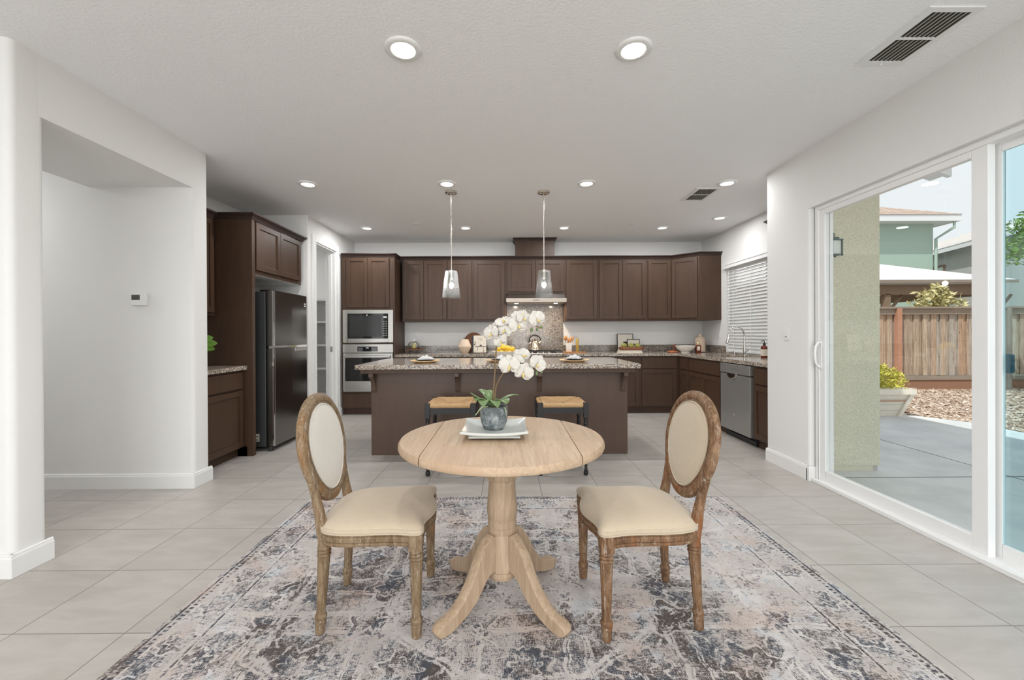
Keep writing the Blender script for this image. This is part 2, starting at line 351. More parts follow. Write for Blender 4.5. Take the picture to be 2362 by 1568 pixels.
M['plantleaf'] = simple('bright_plant_leaf', lin(110, 156, 56), .3, var=.25, scale=20)
M['succulent'] = simple('dark_succulent', lin(38, 46, 36), .6, var=.3)
M['lanternmetal'] = simple('patina_lantern_metal', lin(86, 104, 100), .5)
M['frost'] = simple('frosted_lantern_glass', lin(214, 222, 216), .3)
M['slat'] = NT('blind_slat').mat
def mk_slat():
    t = NT('white_blind_slat'); tr = t.n('BsdfTranslucent', {0: (.8, .8, .78, 1)}); t.base((.84, .84, .83), .45)
    mx = t.n('MixShader', {0: .25}); t.set(mx.inputs[1], t.b.outputs[0]); t.set(mx.inputs[2], tr.outputs[0]); t.t.links.new(mx.outputs[0], t.out.inputs[0]); return t.mat
M['slat'] = mk_slat()

# ------------------------------------------------------------------ mesh helpers
class MB:
    def __init__(s): s.v = []; s.f = []
    def add(s, vs_, fs):
        o = len(s.v); s.v += [Vector(p) for p in vs_]; s.f += [tuple(i+o for i in f) for f in fs]; return s
    def box(s, x0, x1, y0, y1, z0, z1):
        p = [(x, y, z) for z in (z0, z1) for y in (y0, y1) for x in (x0, x1)]
        return s.add(p, [(0, 2, 3, 1), (4, 5, 7, 6), (0, 1, 5, 4), (2, 6, 7, 3), (0, 4, 6, 2), (1, 3, 7, 5)])
    def obox(s, o, U, V, N, u0, u1, v0, v1, n0, n1):
        o = Vector(o); p = [o+U*u+V*v+N*n for n in (n0, n1) for v in (v0, v1) for u in (u0, u1)]
        return s.add(p, [(0, 2, 3, 1), (4, 5, 7, 6), (0, 1, 5, 4), (2, 6, 7, 3), (0, 4, 6, 2), (1, 3, 7, 5)])
    def loft(s, rings, cap=True, closed=True):
        n = len(rings[0]); vs_ = [p for r in rings for p in r]; fs = []
        for i in range(len(rings)-1):
            for j in range(n if closed else n-1):
                k = (j+1) % n; fs.append((i*n+j, i*n+k, (i+1)*n+k, (i+1)*n+j))
        if cap: fs.append(tuple(reversed(range(n)))); fs.append(tuple(range((len(rings)-1)*n, len(rings)*n)))
        return s.add(vs_, fs)
    def lathe(s, prof, c=(0, 0, 0), seg=24, cap=True, fn=None):
        rings = []
        for r, z in prof:
            rings.append([(c[0]+(r*(fn(a) if fn else 1))*math.cos(a), c[1]+(r*(fn(a) if fn else 1))*math.sin(a), c[2]+z) for a in (2*PI*k/seg for k in range(seg))])
        return s.loft(rings, cap)
    def prism(s, poly, z0, z1):
        return s.loft([[(x, y, z0) for x, y in poly], [(x, y, z1) for x, y in poly]])
    def prism_axis(s, poly, a0, a1, axis):       # poly in the plane across axis
        f = {'x': lambda a, p: (a, p[0], p[1]), 'y': lambda a, p: (p[0], a, p[1]), 'z': lambda a, p: (p[0], p[1], a)}[axis]
        return s.loft([[f(a0, p) for p in poly], [f(a1, p) for p in poly]])
    def tube(s, pts, rad, seg=10, cap=True, flat=1.0):
        pts = [Vector(p) for p in pts]; n = len(pts)
        if not isinstance(rad, (list, tuple)): rad = [rad]*n
        T = [(pts[min(i+1, n-1)]-pts[max(i-1, 0)]).normalized() for i in range(n)]
        up = Vector((0, 0, 1)) if abs(T[0].z) < .9 else Vector((1, 0, 0))
        A = T[0].cross(up).normalized(); rings = []
        for i in range(n):
            A = (A-T[i]*A.dot(T[i])).normalized(); B = T[i].cross(A)
            rings.append([pts[i]+A*(rad[i]*math.cos(a))+B*(rad[i]*flat*math.sin(a)) for a in (2*PI*k/seg for k in range(seg))])
        return s.loft(rings, cap)
    def ball(s, c, r, seg=14, rings=9, sc=(1, 1, 1)):
        pr = []
        for i in range(rings+1):
            a = -PI/2+PI*i/rings; pr.append([(c[0]+r*sc[0]*math.cos(a)*math.cos(t), c[1]+r*sc[1]*math.cos(a)*math.sin(t), c[2]+r*sc[2]*math.sin(a)) for t in (2*PI*k/seg for k in range(seg))])
        return s.loft(pr, False)
    def stack(s, outline, layers, relax=0):       # layers (z, inset); relax rounds the outline as it moves inward
        cx = sum(p[0] for p in outline)/len(outline); cy = sum(p[1] for p in outline)/len(outline)
        rings = []
        for z, ins in layers:
            ring_ = []; o2 = list(outline)
            for _ in range(int(ins*relax)): o2 = [((o2[i-1][0]+o2[i][0]*2+o2[(i+1) % len(o2)][0])/4, (o2[i-1][1]+o2[i][1]*2+o2[(i+1) % len(o2)][1])/4) for i in range(len(o2))]
            for x, y in o2:
                d = Vector((x-cx, y-cy)); L = d.length; k = max(0.02, (L-ins)/L) if L else 0
                ring_.append((cx+d.x*k, cy+d.y*k, z))
            rings.append(ring_)
        return s.loft(rings)
    def xf(s, mat): s.v = [mat @ p for p in s.v]; return s

def root_matrix(o):
    m = Matrix.Identity(4)
    while o is not None:
        m = Matrix.LocRotScale(o.location, o.rotation_euler, o.scale) @ m; o = o.parent
    return m
def obj(name, mb, mat, parent=None, smooth=None, bevel=0, world=True, solid=0, sub=0, mats=None):
    me = bpy.data.meshes.new(name); vs_ = mb.v
    if parent is not None and world:
        inv = root_matrix(parent).inverted(); vs_ = [inv @ p for p in vs_]
    me.from_pydata([tuple(p) for p in vs_], [], mb.f)
    bm = bmesh.new(); bm.from_mesh(me); bmesh.ops.remove_doubles(bm, verts=bm.verts, dist=1e-6)
    bmesh.ops.recalc_face_normals(bm, faces=bm.faces); bm.to_mesh(me); bm.free()
    me.materials.append(M[mat] if isinstance(mat, str) else mat)
    o = bpy.data.objects.new(name, me); C.objects.link(o)
    if parent is not None: o.parent = parent
    if smooth:
        for p in me.polygons: p.use_smooth = True
        me.set_sharp_from_angle(angle=math.radians(smooth))
    if sub: md = o.modifiers.new('sub', 'SUBSURF'); md.levels = sub; md.render_levels = sub
    if solid: md = o.modifiers.new('thick', 'SOLIDIFY'); md.thickness = solid; md.offset = 0
    if bevel: md = o.modifiers.new('bevel', 'BEVEL'); md.width = bevel; md.segments = 2; md.limit_method = 'ANGLE'; md.angle_limit = .6
    return o
def tag(o, label, cat, group=None, kind=None):
    o['label'] = label; o['category'] = cat
    if group: o['group'] = group
    if kind: o['kind'] = kind
    return o
def thing(name, label, cat, loc=(0, 0, 0), rz=0, group=None):
    o = bpy.data.objects.new(name, None); C.objects.link(o); o.empty_display_size = .05
    o.location = loc; o.rotation_euler = (0, 0, rz); return tag(o, label, cat, group)
def struct(name, mb, mat, parent=None, **k):
    o = obj(name, mb, mat, parent, **k)
    if parent is None: o['kind'] = 'structure'
    return o
def copy_tree(o, parent=None):
    c = o.copy(); C.objects.link(c)
    if parent is not None: c.parent = parent
    for ch in list(o.children): copy_tree(ch, c)
    return c
def rrect(x0, x1, y0, y1, r, corners='1111', seg=6):   # rounded rectangle; corners SW SE NE NW
    out = []
    for k, (cx, cy, a0) in enumerate(((x0+r, y0+r, PI), (x1-r, y0+r, 1.5*PI), (x1-r, y1-r, 0), (x0+r, y1-r, .5*PI))):
        if corners[k] == '1': out += [(cx+r*math.cos(a0+PI/2*i/seg), cy+r*math.sin(a0+PI/2*i/seg)) for i in range(seg+1)]
        else: out.append(((x0, y0), (x1, y0), (x1, y1), (x0, y1))[k])
    return out
XA, YA, ZA = Vector((1, 0, 0)), Vector((0, 1, 0)), Vector((0, 0, 1))

# ================================================================== THE ROOM
CH = 2.743; WR = 2.50; BAY = 3.26; WB = 6.93; WL = -2.52
floor_poly = [(-6.4, -5.2), (2.66, -5.2), (2.66, 3.81), (3.41, 3.81), (3.41, 7.09), (-6.4, 7.09)]
struct('floor', MB().prism(floor_poly, -.12, 0), 'tile')
struct('ceiling', MB().prism(floor_poly, CH, CH+.2), 'ceil')
struct('wall_back', MB().box(-6.4, 3.41, WB, 7.09, 0, CH), 'wall')
DY0, DY1, DH = .90, 3.425, 2.25            # sliding door opening
wr = MB().prism(rrect(WR, 2.66, DY1, 3.99, .022, '1001'), 0, CH).box(WR, 2.66, -5.2, DY0, 0, CH).box(WR, 2.66, DY0, DY1+.0215, DH, CH)
struct('wall_right', wr, 'wall', smooth=40)
struct('wall_bay_side', MB().box(2.52, 3.41, 3.81, 3.985, 0, CH), 'wall')
WY0, WY1, WZ0, WZ1 = 4.50, 6.165, .915, 2.22
struct('wall_bay', MB().box(BAY, 3.41, 3.985, WY0, 0, CH).box(BAY, 3.41, WY1, WB, 0, CH).box(BAY, 3.41, WY0, WY1, 0, WZ0).box(BAY, 3.41, WY0, WY1, WZ1, CH), 'wall')
# dining-side left wall: pier, header, far pier with the kitchen
struct('wall_left', MB().prism(rrect(-6.4, WL, 2.12, 2.29, .035, '0110'), 0, CH).box(-3.33, WL, 2.2555, 3.3745, 2.41, CH)
       .prism(rrect(-6.4, WL, 3.345, 3.526, .03, '0110'), 0, CH), 'wall', smooth=40)
struct('wall_hall_end', MB().box(-6.55, -6.4, -5.2, 7.09, 0, CH), 'wall')
struct('wall_kitchen_left', MB().box(-3.41, -3.26, 3.526, 5.30, 0, CH).box(-3.41, -2.659, 5.30, 5.42, 0, CH), 'wall')
PY0, PY1, PZ = 5.49, 6.15, 2.45            # pantry door opening
struct('wall_pantry', MB().prism(rrect(-2.66, -2.53, 5.30, PY0, .015, '0100'), 0, CH).box(-2.66, -2.53, PY1, WB, 0, CH).box(-2.66, -2.53, PY0, PY1, PZ, CH)
       .box(-4.4, -4.28, 5.42, WB, 0, CH), 'wall', smooth=40)
struct('wall_rear', MB().box(-6.4, -3.6, -5.35, -5.2, 0, CH).box(-3.6, 1.9, -5.35, -5.2, 2.45, CH).box(1.9, 2.66, -5.35, -5.2, 0, CH), 'wall')

# baseboards
def bb(mb, p0, p1, n, h=.118, t=.016, ext=0):
    p0, p1, n = Vector((*p0, 0)), Vector((*p1, 0)), Vector((*n, 0)); U = (p1-p0).normalized(); L = (p1-p0).length
    prof = [(0, 0), (t, 0), (t, h-.022), (t*.75, h-.010), (t*.75, h-.004), (t*.45, h), (0, h)]
    return mb.loft([[p0-U*ext+n*a+ZA*b for a, b in prof], [p0+U*(L+ext)+n*a+ZA*b for a, b in prof]])
b = MB(); bb(b, (-6.3, 2.12), (WL, 2.12), (0, -1), ext=.014); bb(b, (WL, 2.12), (WL, 2.29), (1, 0), ext=.014)
bb(b, (-6.3, 3.345), (WL, 3.345), (0, -1), ext=.012); bb(b, (WL, 3.345), (WL, 3.526), (1, 0), ext=.014)
struct('baseboard_left', b, 'trim')
b = MB(); bb(b, (WR, 3.43), (WR, 3.985), (-1, 0), ext=.0); bb(b, (WR, -5.2), (WR, DY0-.02), (-1, 0)); bb(b, (WR-.016, DY1-.005), (WR+.06, DY1-.005), (0, -1), t=.012)
b.box(WR-.016, WR, 3.42, 3.44, 0, .118)
struct('baseboard_right', b, 'trim')
struct('baseboard_pantry', bb(MB(), (-2.53, 6.23), (-2.53, 6.33), (1, 0)), 'trim')

# pantry door casing
b = MB()
for y0, y1 in ((PY0-.085, PY0), (PY1, PY1+.085)):
    b.box(-2.53, -2.512, y0, y1, 0, PZ+.085); b.box(-2.512, -2.506, y0 if y0 > 6 else y0, y0+.02 if y0 < 6 else y0+.012, 0, PZ+.085)
    b.box(-2.512, -2.507, y1-.02, y1, 0, PZ+.085)
b.box(-2.53, -2.512, PY0, PY1, PZ, PZ+.085)
b.box(-2.67, -2.53, PY1-.018, PY1, 0, PZ).box(-2.67, -2.53, PY0, PY0+.018, 0, PZ).box(-2.67, -2.53, PY0, PY1, PZ-.018, PZ).box(-2.62, -2.58, PY1-.03, PY1-.018, 0, PZ)
cas = struct('door_1', b, 'trim')
struct('strike_plate', MB().box(-2.60, -2.565, PY1-.034, PY1-.030, .97, 1.05), 'chrome', cas)

# ================================================================== CEILING FIXTURES
def can_light(x, y, label, group=None, watts=None, big=1.0):
    t = thing('ceiling_light', label, 'ceiling light', (x, y, CH), 0, group)
    obj('trim_ring', MB().lathe([(.060, -.003), (.066, -.012), (.085, -.013), (.094, -.008), (.096, 0), (.05, 0)], seg=40, cap=False), 'whiteplastic', t, 50, world=False)
    obj('lens', MB().lathe([(.002, -.005), (.062, -.004), (.0615, -.003)], seg=32), 'lamp', t, world=False)
    l = bpy.data.lights.new('can', 'AREA'); l.shape = 'DISK'; l.size = .12; l.energy = watts or CAN_W; l.color = CAN_COL; l.spread = PI
    o = bpy.data.objects.new('can_lamp', l); C.objects.link(o); o.parent = t; o.location = (0, 0, -.018)
    return t
G = 'recessed lights'
for x, y, lb in [
    (-.545, 2.215, 'large bright recessed ceiling light above the left dining chair side of the table'),
    (.682, 2.22, 'large bright recessed ceiling light between its twin and the big ceiling vent'),
    (-2.0, 4.2, 'recessed ceiling light above the refrigerator, first in the row over the island'),
    (-.60, 4.2, 'recessed ceiling light directly above the pendant canopy nearest the refrigerator'),
    (.81, 4.2, 'recessed ceiling light past the second pendant, in the row over the island'),
    (2.235, 4.2, 'recessed ceiling light touching the small ceiling vent'),
    (-1.995, 5.95, 'small recessed ceiling light above the wall oven and microwave'),
    (-.586, 5.955, 'small recessed ceiling light between the two hanging pendants'),
    (.825, 5.965, 'small recessed ceiling light beside the top of the range hood chimney'),
    (2.242, 5.98, 'small recessed ceiling light beside the flat detector, above the corner cabinet'),
    (2.815, 5.476, 'small recessed ceiling light above the sink, nearest the kitchen window')]:
    can_light(x, y, lb, G, 5.5 if y < 3 else (4.5 if x > 2.2 and y < 5.8 else 10))
for y in (.2, -1.8, -3.8):
    for x in (-2.0, -.6, .8, 1.9): can_light(x, y, 'added unseen ceiling light brightening the room behind the dining table', 'added lights behind', 6.5 if y > 0 else 14)  # unseen lamps, added behind the camera to raise the overall light
can_light(-4.6, 2.85, 'recessed ceiling light inside the side hallway', G, 16)
can_light(-3.6, 6.1, 'recessed ceiling light inside the pantry', G, 7)

def vent(x0, x1, y0, y1, n, label, slot_in=.03):
    t = thing('ceiling_vent', label, 'vent', ((x0+x1)/2, (y0+y1)/2, CH))
    e, z = .045, CH; sx0, sx1, sy0, sy1 = x0+e, x1-slot_in, y0+slot_in, y1-slot_in; ym = (sy0+sy1)/2
    f = MB()
    for a in ((x0, x1, y0, sy0), (x0, x1, sy1, y1), (x0, sx0, sy0, sy1), (sx1, x1, sy0, sy1), (sx0, sx1, ym-.006, ym+.006)): f.box(*a, z-.007, z)
    obj('frame', f, 'whiteplastic', t)
    obj('duct_backing', MB().box(sx0, sx1, sy0, sy1, z-.0015, z-.0005), simple('olive_duct', lin(52, 50, 40), .8), t)
    s = MB()
    for ya, yb in ((sy0, ym-.006), (ym+.006, sy1)):
        for i in range(n+1):
            xx = sx0+(sx1-sx0)*i/n; s.obox((xx, 0, z-.004), Vector((.35, 0, .94)), YA, Vector((.94, 0, -.35)), -.003, .003, ya, yb, -.0012, .0012)
    obj('louvers', s, simple_olive, t)
    obj('damper_lever', MB().tube([((x0+x1)/2, y1-.02, z-.007), ((x0+x1)/2, y1-.016, z-.022)], .003, 6), 'whiteplastic', t)
simple_olive = simple('louver_paint', lin(206, 204, 194), .5)
vent(1.975, 2.24, 1.928, 2.345, 8, 'long white ceiling vent with two banks of dark louvers near the sliding door')
vent(1.99, 2.25, 4.345, 4.757, 8, 'small white ceiling vent with two dark louver banks beside a kitchen light')
for x, y, lb in ((-1.244, 5.735, 'flat round white sprinkler cover on the ceiling before the first pendant'), (1.744, 5.765, 'flat round white sprinkler cover on the ceiling right of the range hood')):
    tag(obj('sprinkler_cover', MB().lathe([(.04, -.006), (.042, 0)], (x, y, CH), 24), 'whiteplastic', smooth=40), lb, 'sprinkler cover')
tag(obj('fitting', MB().prism_axis([(0, 0), (.0, .05), (-.05, .022)], 5.13, 5.19, 'y').xf(Matrix.Translation((BAY, 0, 2.585))), 'black'), 'tiny black wedge-shaped sensor high on the wall above the kitchen window', 'fitting')  # small black wall fitting, purpose unknown

def pendant(x, y, label):
    t = thing('pendant_light', label, 'pendant light', (x, y, CH), 0, 'glass pendants over the island')
    obj('canopy', MB().lathe([(.004, -.028), (.05, -.026), (.064, -.018), (.066, -.002), (.066, 0)], seg=36), 'nickel', t, 40, world=False)
    for s_ in (-1, 1): obj('canopy_screw', MB().ball((s_*.035, -.02, -.028), .006, 8, 5), 'nickel', t, 40, world=False)
    rod = MB().tube([(0, 0, -.02), (0, 0, -.84)], .005, 10)
    for z in (-.24, -.46, -.68): rod.lathe([(.005, z-.012), (.0075, z-.01), (.0075, z+.01), (.005, z+.012)], seg=10)
    obj('rod', rod, 'nickel', t, 40, world=False)
    obj('socket', MB().lathe([(.006, -.835), (.03, -.838), (.03, -.85), (.018, -.86), (.018, -.93), (.012, -.935)], seg=20), 'nickel', t, 40, world=False)
    oc = lambda a: 1/math.cos(((a+PI/8) % (PI/4))-PI/8)*.96
    obj('glass_shade', MB().lathe([(.02, -.842), (.056, -.845), (.064, -.855), (.101, -1.128), (.103, -1.135), (.098, -1.135), (.060, -.858), (.02, -.848)], seg=48, cap=False, fn=oc), 'seeded', t, 40, world=False)
    obj('bulb', MB().ball((0, 0, -1.0), .023, 16, 10, (1, 1, 1.35)), 'bulb', t, 60, world=False)
pendant(-.591, 4.442, 'clear glass pendant light on a slim rod, the one nearer the wall oven')
pendant(.398, 4.443, 'clear glass pendant light on a slim rod, hanging in front of the range hood')

# ================================================================== SLIDING DOOR (wall_right)
def ring_y(mb, x0, x1, y0, y1, z0, z1, wl, wr_, wt, wb):     # rectangular frame in a wall of constant x
    mb.box(x0, x1, y0, y0+wl, z0, z1).box(x0, x1, y1-wr_, y1, z0, z1).box(x0, x1, y0+wl, y1-wr_, z1-wt, z1).box(x0, x1, y0+wl, y1-wr_, z0, z0+wb)
fr = MB(); ring_y(fr, 2.535, 2.66, DY0, DY1-.02, .0, DH-.0, .04, .035, .035, .03)
fr.box(2.50, 2.54, DY0, DY1-.02, 0, .028)
dr = struct('door_2', fr, 'vinyl', bevel=.003)
p1 = MB(); ring_y(p1, 2.545, 2.585, 2.184, DY1-.045, .022, DH-.03, .080, .065, .045, .09)
a = struct('sliding_panel', p1, 'vinyl', dr, bevel=.003)
struct('glass_pane', MB().box(2.552, 2.557, 2.26, DY1-.105, .105, DH-.07), 'glass', a)
p2 = MB(); ring_y(p2, 2.598, 2.616, DY0+.04, 2.212, .022, DH-.03, .07, .045, .05, .085)
a2 = struct('fixed_panel', p2, 'vinyl', dr, bevel=.002)
struct('glass_pane', MB().box(2.603, 2.607, DY0+.1, 2.17, .10, DH-.075), 'screen', a2)
hx, hy = 2.545, 3.36
h = MB().tube([(hx, hy, 1.145), (hx-.022, hy, 1.14), (hx-.040, hy, 1.11), (hx-.047, hy, 1.045), (hx-.040, hy, .98), (hx-.022, hy, .95), (hx, hy, .945)], [.010, .010, .009, .009, .009, .010, .010], 10)
h.box(hx-.006, hx+.004, hy-.014, hy+.014, .93, 1.16)
struct('door_handle', h, 'vinyl', dr, smooth=50)
struct('latch_plate', MB().prism_axis(rrect(2.138, 2.185, 1.008, 1.108, .012), 2.618, 2.630, 'x'), 'teal_glass', dr)

# ================================================================== KITCHEN WINDOW AND BLIND
fr = MB(); ring_y(fr, 3.34, 3.40, WY0, WY1, WZ0, WZ1, .04, .04, .04, .04); fr.box(3.345, 3.395, 5.31, 5.35, WZ0+.04, WZ1-.04)
wn = struct('window_1', fr, 'vinyl')
struct('glass_pane', MB().box(3.366, 3.370, WY0+.03, WY1-.03, WZ0+.03, WZ1-.03), 'glass', wn)
struct('window_sill', MB().box(3.235, 3.345, WY0, WY1, .915, .932), 'granite', wn, bevel=.003)
bt = thing('window_blind', 'white horizontal slat blind covering the kitchen window', 'blind', (3.30, (WY0+WY1)/2, .94))
obj('valance', MB().box(3.225, 3.245, WY0-.03, WY1+.03, 2.165, 2.235).box(3.218, 3.226, WY0-.04, WY1+.04, 2.215, 2.235).box(3.218, 3.226, WY0-.04, WY1+.04, 2.165, 2.18), 'vinyl', bt)
sl = MB(); z = .985
while z < 2.15:
    c_, s_ = math.cos(1.02), math.sin(1.02)
    sl.obox((3.285, 0, z), Vector((c_, 0, s_)), YA, Vector((-s_, 0, c_)), -.025, .025, WY0+.012, WY1-.012, -.0013, .0013); z += .0445
obj('slats', sl, 'slat', bt)
obj('bottom_rail', MB().box(3.262, 3.308, WY0+.012, WY1-.012, .945, .962), 'vinyl', bt)
for y in (WY0+.2, WY0+.62, WY0+1.04, WY1-.2): obj('ladder_cord', MB().box(3.256, 3.259, y-.004, y+.004, .95, 2.17), 'vinyl', bt)
obj('tilt_wand', MB().tube([(3.25, WY1-.10, 2.14), (3.25, WY1-.10, 1.35)], .004, 6), 'vinyl', bt)

# ================================================================== CABINETS
def shaker(mb, o, U, N, u0, u1, z0, z1, fr_=.057, t=.02, rec=.011, plain=False):
    if plain: return mb.obox(o, U, ZA, N, u0, u1, z0, z1, 0, t)
    mb.obox(o, U, ZA, N, u0+fr_*.9, u1-fr_*.9, z0+fr_*.9, z1-fr_*.9, 0, t-rec)
    for a_ in ((u0, u0+fr_, z0, z1), (u1-fr_, u1, z0, z1), (u0+fr_, u1-fr_, z0, z0+fr_), (u0+fr_, u1-fr_, z1-fr_, z1)): mb.obox(o, U, ZA, N, *a_, 0, t)
    return mb
def cabinet(name, label, o, U, N, w, d, z0, z1, fronts, group=None, toe=False, cat='cabinet', extra=None, body='cab', shell=None):
    """o = front lower corner of the face; U along the face; N out of it; body runs d behind the face."""
    o = Vector(o); base = o+U*(w/2)-N*(d/2); t = thing(name, label, cat, (base.x, base.y, z0 if not toe else 0), 0, group)
    m = MB()
    for bx_ in (shell or [(0, w, z0, z1, -d, 0)]): m.obox(o, U, ZA, N, *bx_)
    if toe: m.obox(o, U, ZA, N, 0, w, 0, z0, -d, -.055)
    obj('carcass', m, body, t, bevel=.0015)
    for f in fronts:
        kind, u0, u1, a, b_ = f
        obj('door' if kind == 'door' else 'drawer', shaker(MB(), o, U, N, u0, u1, a, b_, plain=(kind != 'door')), 'cab', t, bevel=.0018)
    if extra: extra(t)
    return t
def crown(mb, pts, z0, h=.055, out=.045):       # crown molding along plan polyline, outward on the right of travel
    prof = [(0, 0), (.006, 0), (.010, .012), (.022, .030), (.036, .040), (out, .046), (out, h), (0, h)]
    P_ = [Vector((*p, 0)) for p in pts]; n = len(P_); rings = []
    for i in range(n):
        d0 = (P_[i]-P_[i-1]).normalized() if i else (P_[1]-P_[0]).normalized()
        d1 = (P_[i+1]-P_[i]).normalized() if i < n-1 else d0
        n0, n1 = Vector((d0.y, -d0.x, 0)), Vector((d1.y, -d1.x, 0)); nn = (n0+n1).normalized(); k = 1/max(.3, nn.dot(n0))
        rings.append([P_[i]+nn*(a_*k)+ZA*(z0+b_) for a_, b_ in prof])
    return mb.loft(rings)

# uppers on the back wall (face y = 6.60)
YU, UB, UT = 6.60, 1.42, 2.40
ups = [(-1.655, -.945, [(-1.625, -1.318), (-1.312, -.962)], UB, 'two-door dark brown wall cabinet beside the tall oven cabinet'),
       (-.945, -.548, [(-.935, -.560)], UB, 'narrow single-door dark wall cabinet behind the first pendant'),
       (-.548, -.008, [(-.520, -.036)], UB, 'wide single-door dark wall cabinet just before the range hood'),
       (-.008, .925, [(.012, .452), (.458, .902)], 1.86, 'short two-door dark wall cabinet directly over the range hood'),
       (.925, 1.452, [(.945, 1.432)], UB, 'wide single-door dark wall cabinet just past the range hood'),
       (1.452, 2.222, [(1.474, 1.835), (1.840, 2.204)], UB, 'two-door dark wall cabinet above the picture frames'),
       (2.222, 2.62, [(2.242, 2.604)], UB, 'narrow single-door dark wall cabinet next to the angled corner cabinet')]
for x0, x1, ds, zb, lb in ups:
    cabinet('upper_cabinet', lb, (x0, YU, 0), XA, -YA, x1-x0, WB-YU-.003, zb, UT, [('door', a-x0, b_-x0, zb+.033, 2.383) for a, b_ in ds], 'wall cabinets')
# corner diagonal unit
p0, p1_ = Vector((2.62, 6.60, 0)), Vector((2.92, 6.30, 0)); U_ = (p1_-p0).normalized(); N_ = Vector((U_.y, -U_.x, 0))
N_ = N_ if N_.y < 0 else -N_
t = thing('corner_wall_cabinet', 'angled corner wall cabinet with one door and plain side toward the window', 'cabinet', (2.94, 6.62, UB), 0, 'wall cabinets')
obj('carcass', MB().prism([(2.62, 6.60), (2.92, 6.30), (BAY, 6.30), (BAY, WB), (2.62, WB)], UB, UT), 'cab', t, bevel=.0015)
obj('door', shaker(MB(), p0, U_, N_, .012, (p1_-p0).length-.02, UB+.033, 2.383), 'cab', t, bevel=.0018)
t = thing('crown_molding', 'dark stepped crown molding running along the back wall cabinets', 'crown molding', (.6, 6.6, UT))
obj('molding', crown(MB(), [(-1.70, YU), (2.62, YU), (2.92, 6.30), (BAY, 6.30)], UT-.004, .056), 'cabdark', t)
# chimney box over the hood
t = thing('hood_chimney', 'square brown chimney box between the hood cabinet and the ceiling', 'chimney', (.45, 6.76, UT+.05))
obj('box', MB().box(.14, .76, YU, WB, UT+.05, CH-.045), 'cab', t)
obj('crown', crown(MB(), [(.14, WB), (.14, YU), (.76, YU), (.76, WB)], CH-.05, .048, .04), 'cabdark', t)
# range hood
t = thing('range_hood', 'slim stainless under-cabinet range hood above the granite panel', 'range hood', (.45, 6.68, 1.70))
prof = [(WB, 1.86), (6.60, 1.86), (6.585, 1.86), (6.47, 1.775), (6.45, 1.772), (6.45, 1.715), (6.50, 1.70), (WB, 1.70)]
obj('shell', MB().prism_axis(prof, 0.0, .915, 'x'), 'steel', t, bevel=.003)
obj('front_band', MB().box(-.012, .927, 6.44, 6.47, 1.712, 1.775), mk_steel('satin_hood_steel', (.50, .44, .38), .5), t, bevel=.003)
for i in range(5): obj('button', MB().box(.405+i*.022, .417+i*.022, 6.437, 6.441, 1.737, 1.749), 'black', t)
for x in (.15, .77):
    obj('hood_lamp', MB().lathe([(.028, 0), (.03, .004)], (x, 6.56, 1.697), 16), 'bulb', t)
    l = bpy.data.lights.new('hood', 'AREA'); l.shape = 'DISK'; l.size = .05; l.energy = 3.6; l.color = (1, .80, .60)
    o = bpy.data.objects.new('hood_light', l); C.objects.link(o); o.parent = t; o.location = Vector((x, 6.56, 1.69))-Vector(t.location)
# tall oven cabinet
OX0, OX1, YB = -2.507, -1.703, 6.32
t = cabinet('oven_cabinet', 'tall dark brown cabinet housing the microwave and wall oven', (OX0, YB, 0), XA, -YA, OX1-OX0, WB-YB-.004, .10, UT,
            [('door', .075, .397, 1.632, 2.385), ('door', .402, .722, 1.632, 2.385), ('drawer', .03, .77, .115, .322)], toe=True,
            shell=[(0, .0225, .10, UT, -.60, 0), (.781, .804, .10, UT, -.60, 0), (.0225, .781, .10, .355, -.60, 0), (.0225, .781, 1.596, UT, -.60, 0), (.0225, .781, 1.076, 1.098, -.60, 0), (.0225, .781, .355, 1.596, -.60, -.56)])
obj('crown', crown(MB(), [(OX0, YB), (OX1, YB), (OX1, WB-.004)], UT-.006, .062, .02), 'cabdark', t)
def panel_ring(mb, x0, x1, z0, z1, bw, y0, y1, bt=None, bb_=None):
    bt = bt or bw; bb_ = bb_ or bw
    return mb.box(x0, x0+bw, y0, y1, z0, z1).box(x1-bw, x1, y0, y1, z0, z1).box(x0+bw, x1-bw, y0, y1, z1-bt, z1).box(x0+bw, x1-bw, y0, y1, z0, z0+bb_)
t = thing('microwave', 'built-in stainless microwave above the wall oven', 'microwave', (-2.10, 6.4, 1.10))
obj('trim_frame', panel_ring(MB(), -2.483, -1.724, 1.10, 1.594, .072, 6.292, 6.32, .058, .06), 'steel', t, bevel=.003)
obj('glass_door', MB().box(-2.411, -1.796, 6.300, 6.318, 1.16, 1.536), 'blackglass', t)
obj('window_screen', MB().box(-2.385, -1.905, 6.2985, 6.2995, 1.19, 1.51), simple('dark_mesh', (.035, .035, .035), .2), t)
k = MB()
for i in range(7):
    for j in range(3): k.box(-1.875+j*.022, -1.862+j*.022, 6.2975, 6.2995, 1.20+i*.035, 1.214+i*.035)
obj('keypad', k, simple('grey_print', lin(150, 150, 148), .5), t)
obj('display', MB().box(-1.87, -1.82, 6.297, 6.2995, 1.47, 1.495), simple('lit_display', lin(216, 220, 220), .4), t)
obj('brand_mark', MB().lathe([(.010, 0), (.010, .002)], (0, 0, 0), 16).xf(Matrix.Translation((-2.12, 6.2995, 1.515)) @ Matrix.Rotation(PI/2, 4, 'X')), 'whiteplastic', t)
t = thing('built_in_oven', 'stainless single wall oven with a glass door below the microwave', 'oven', (-2.10, 6.4, .36))
obj('control_panel', MB().box(-2.483, -1.724, 6.285, 6.32, .945, 1.074), 'steel', t, bevel=.003)
obj('control_display', MB().prism_axis(rrect(-2.26, -1.955, .965, 1.04, .01), 6.281, 6.286, 'y'), 'blackglass', t)
k = MB()
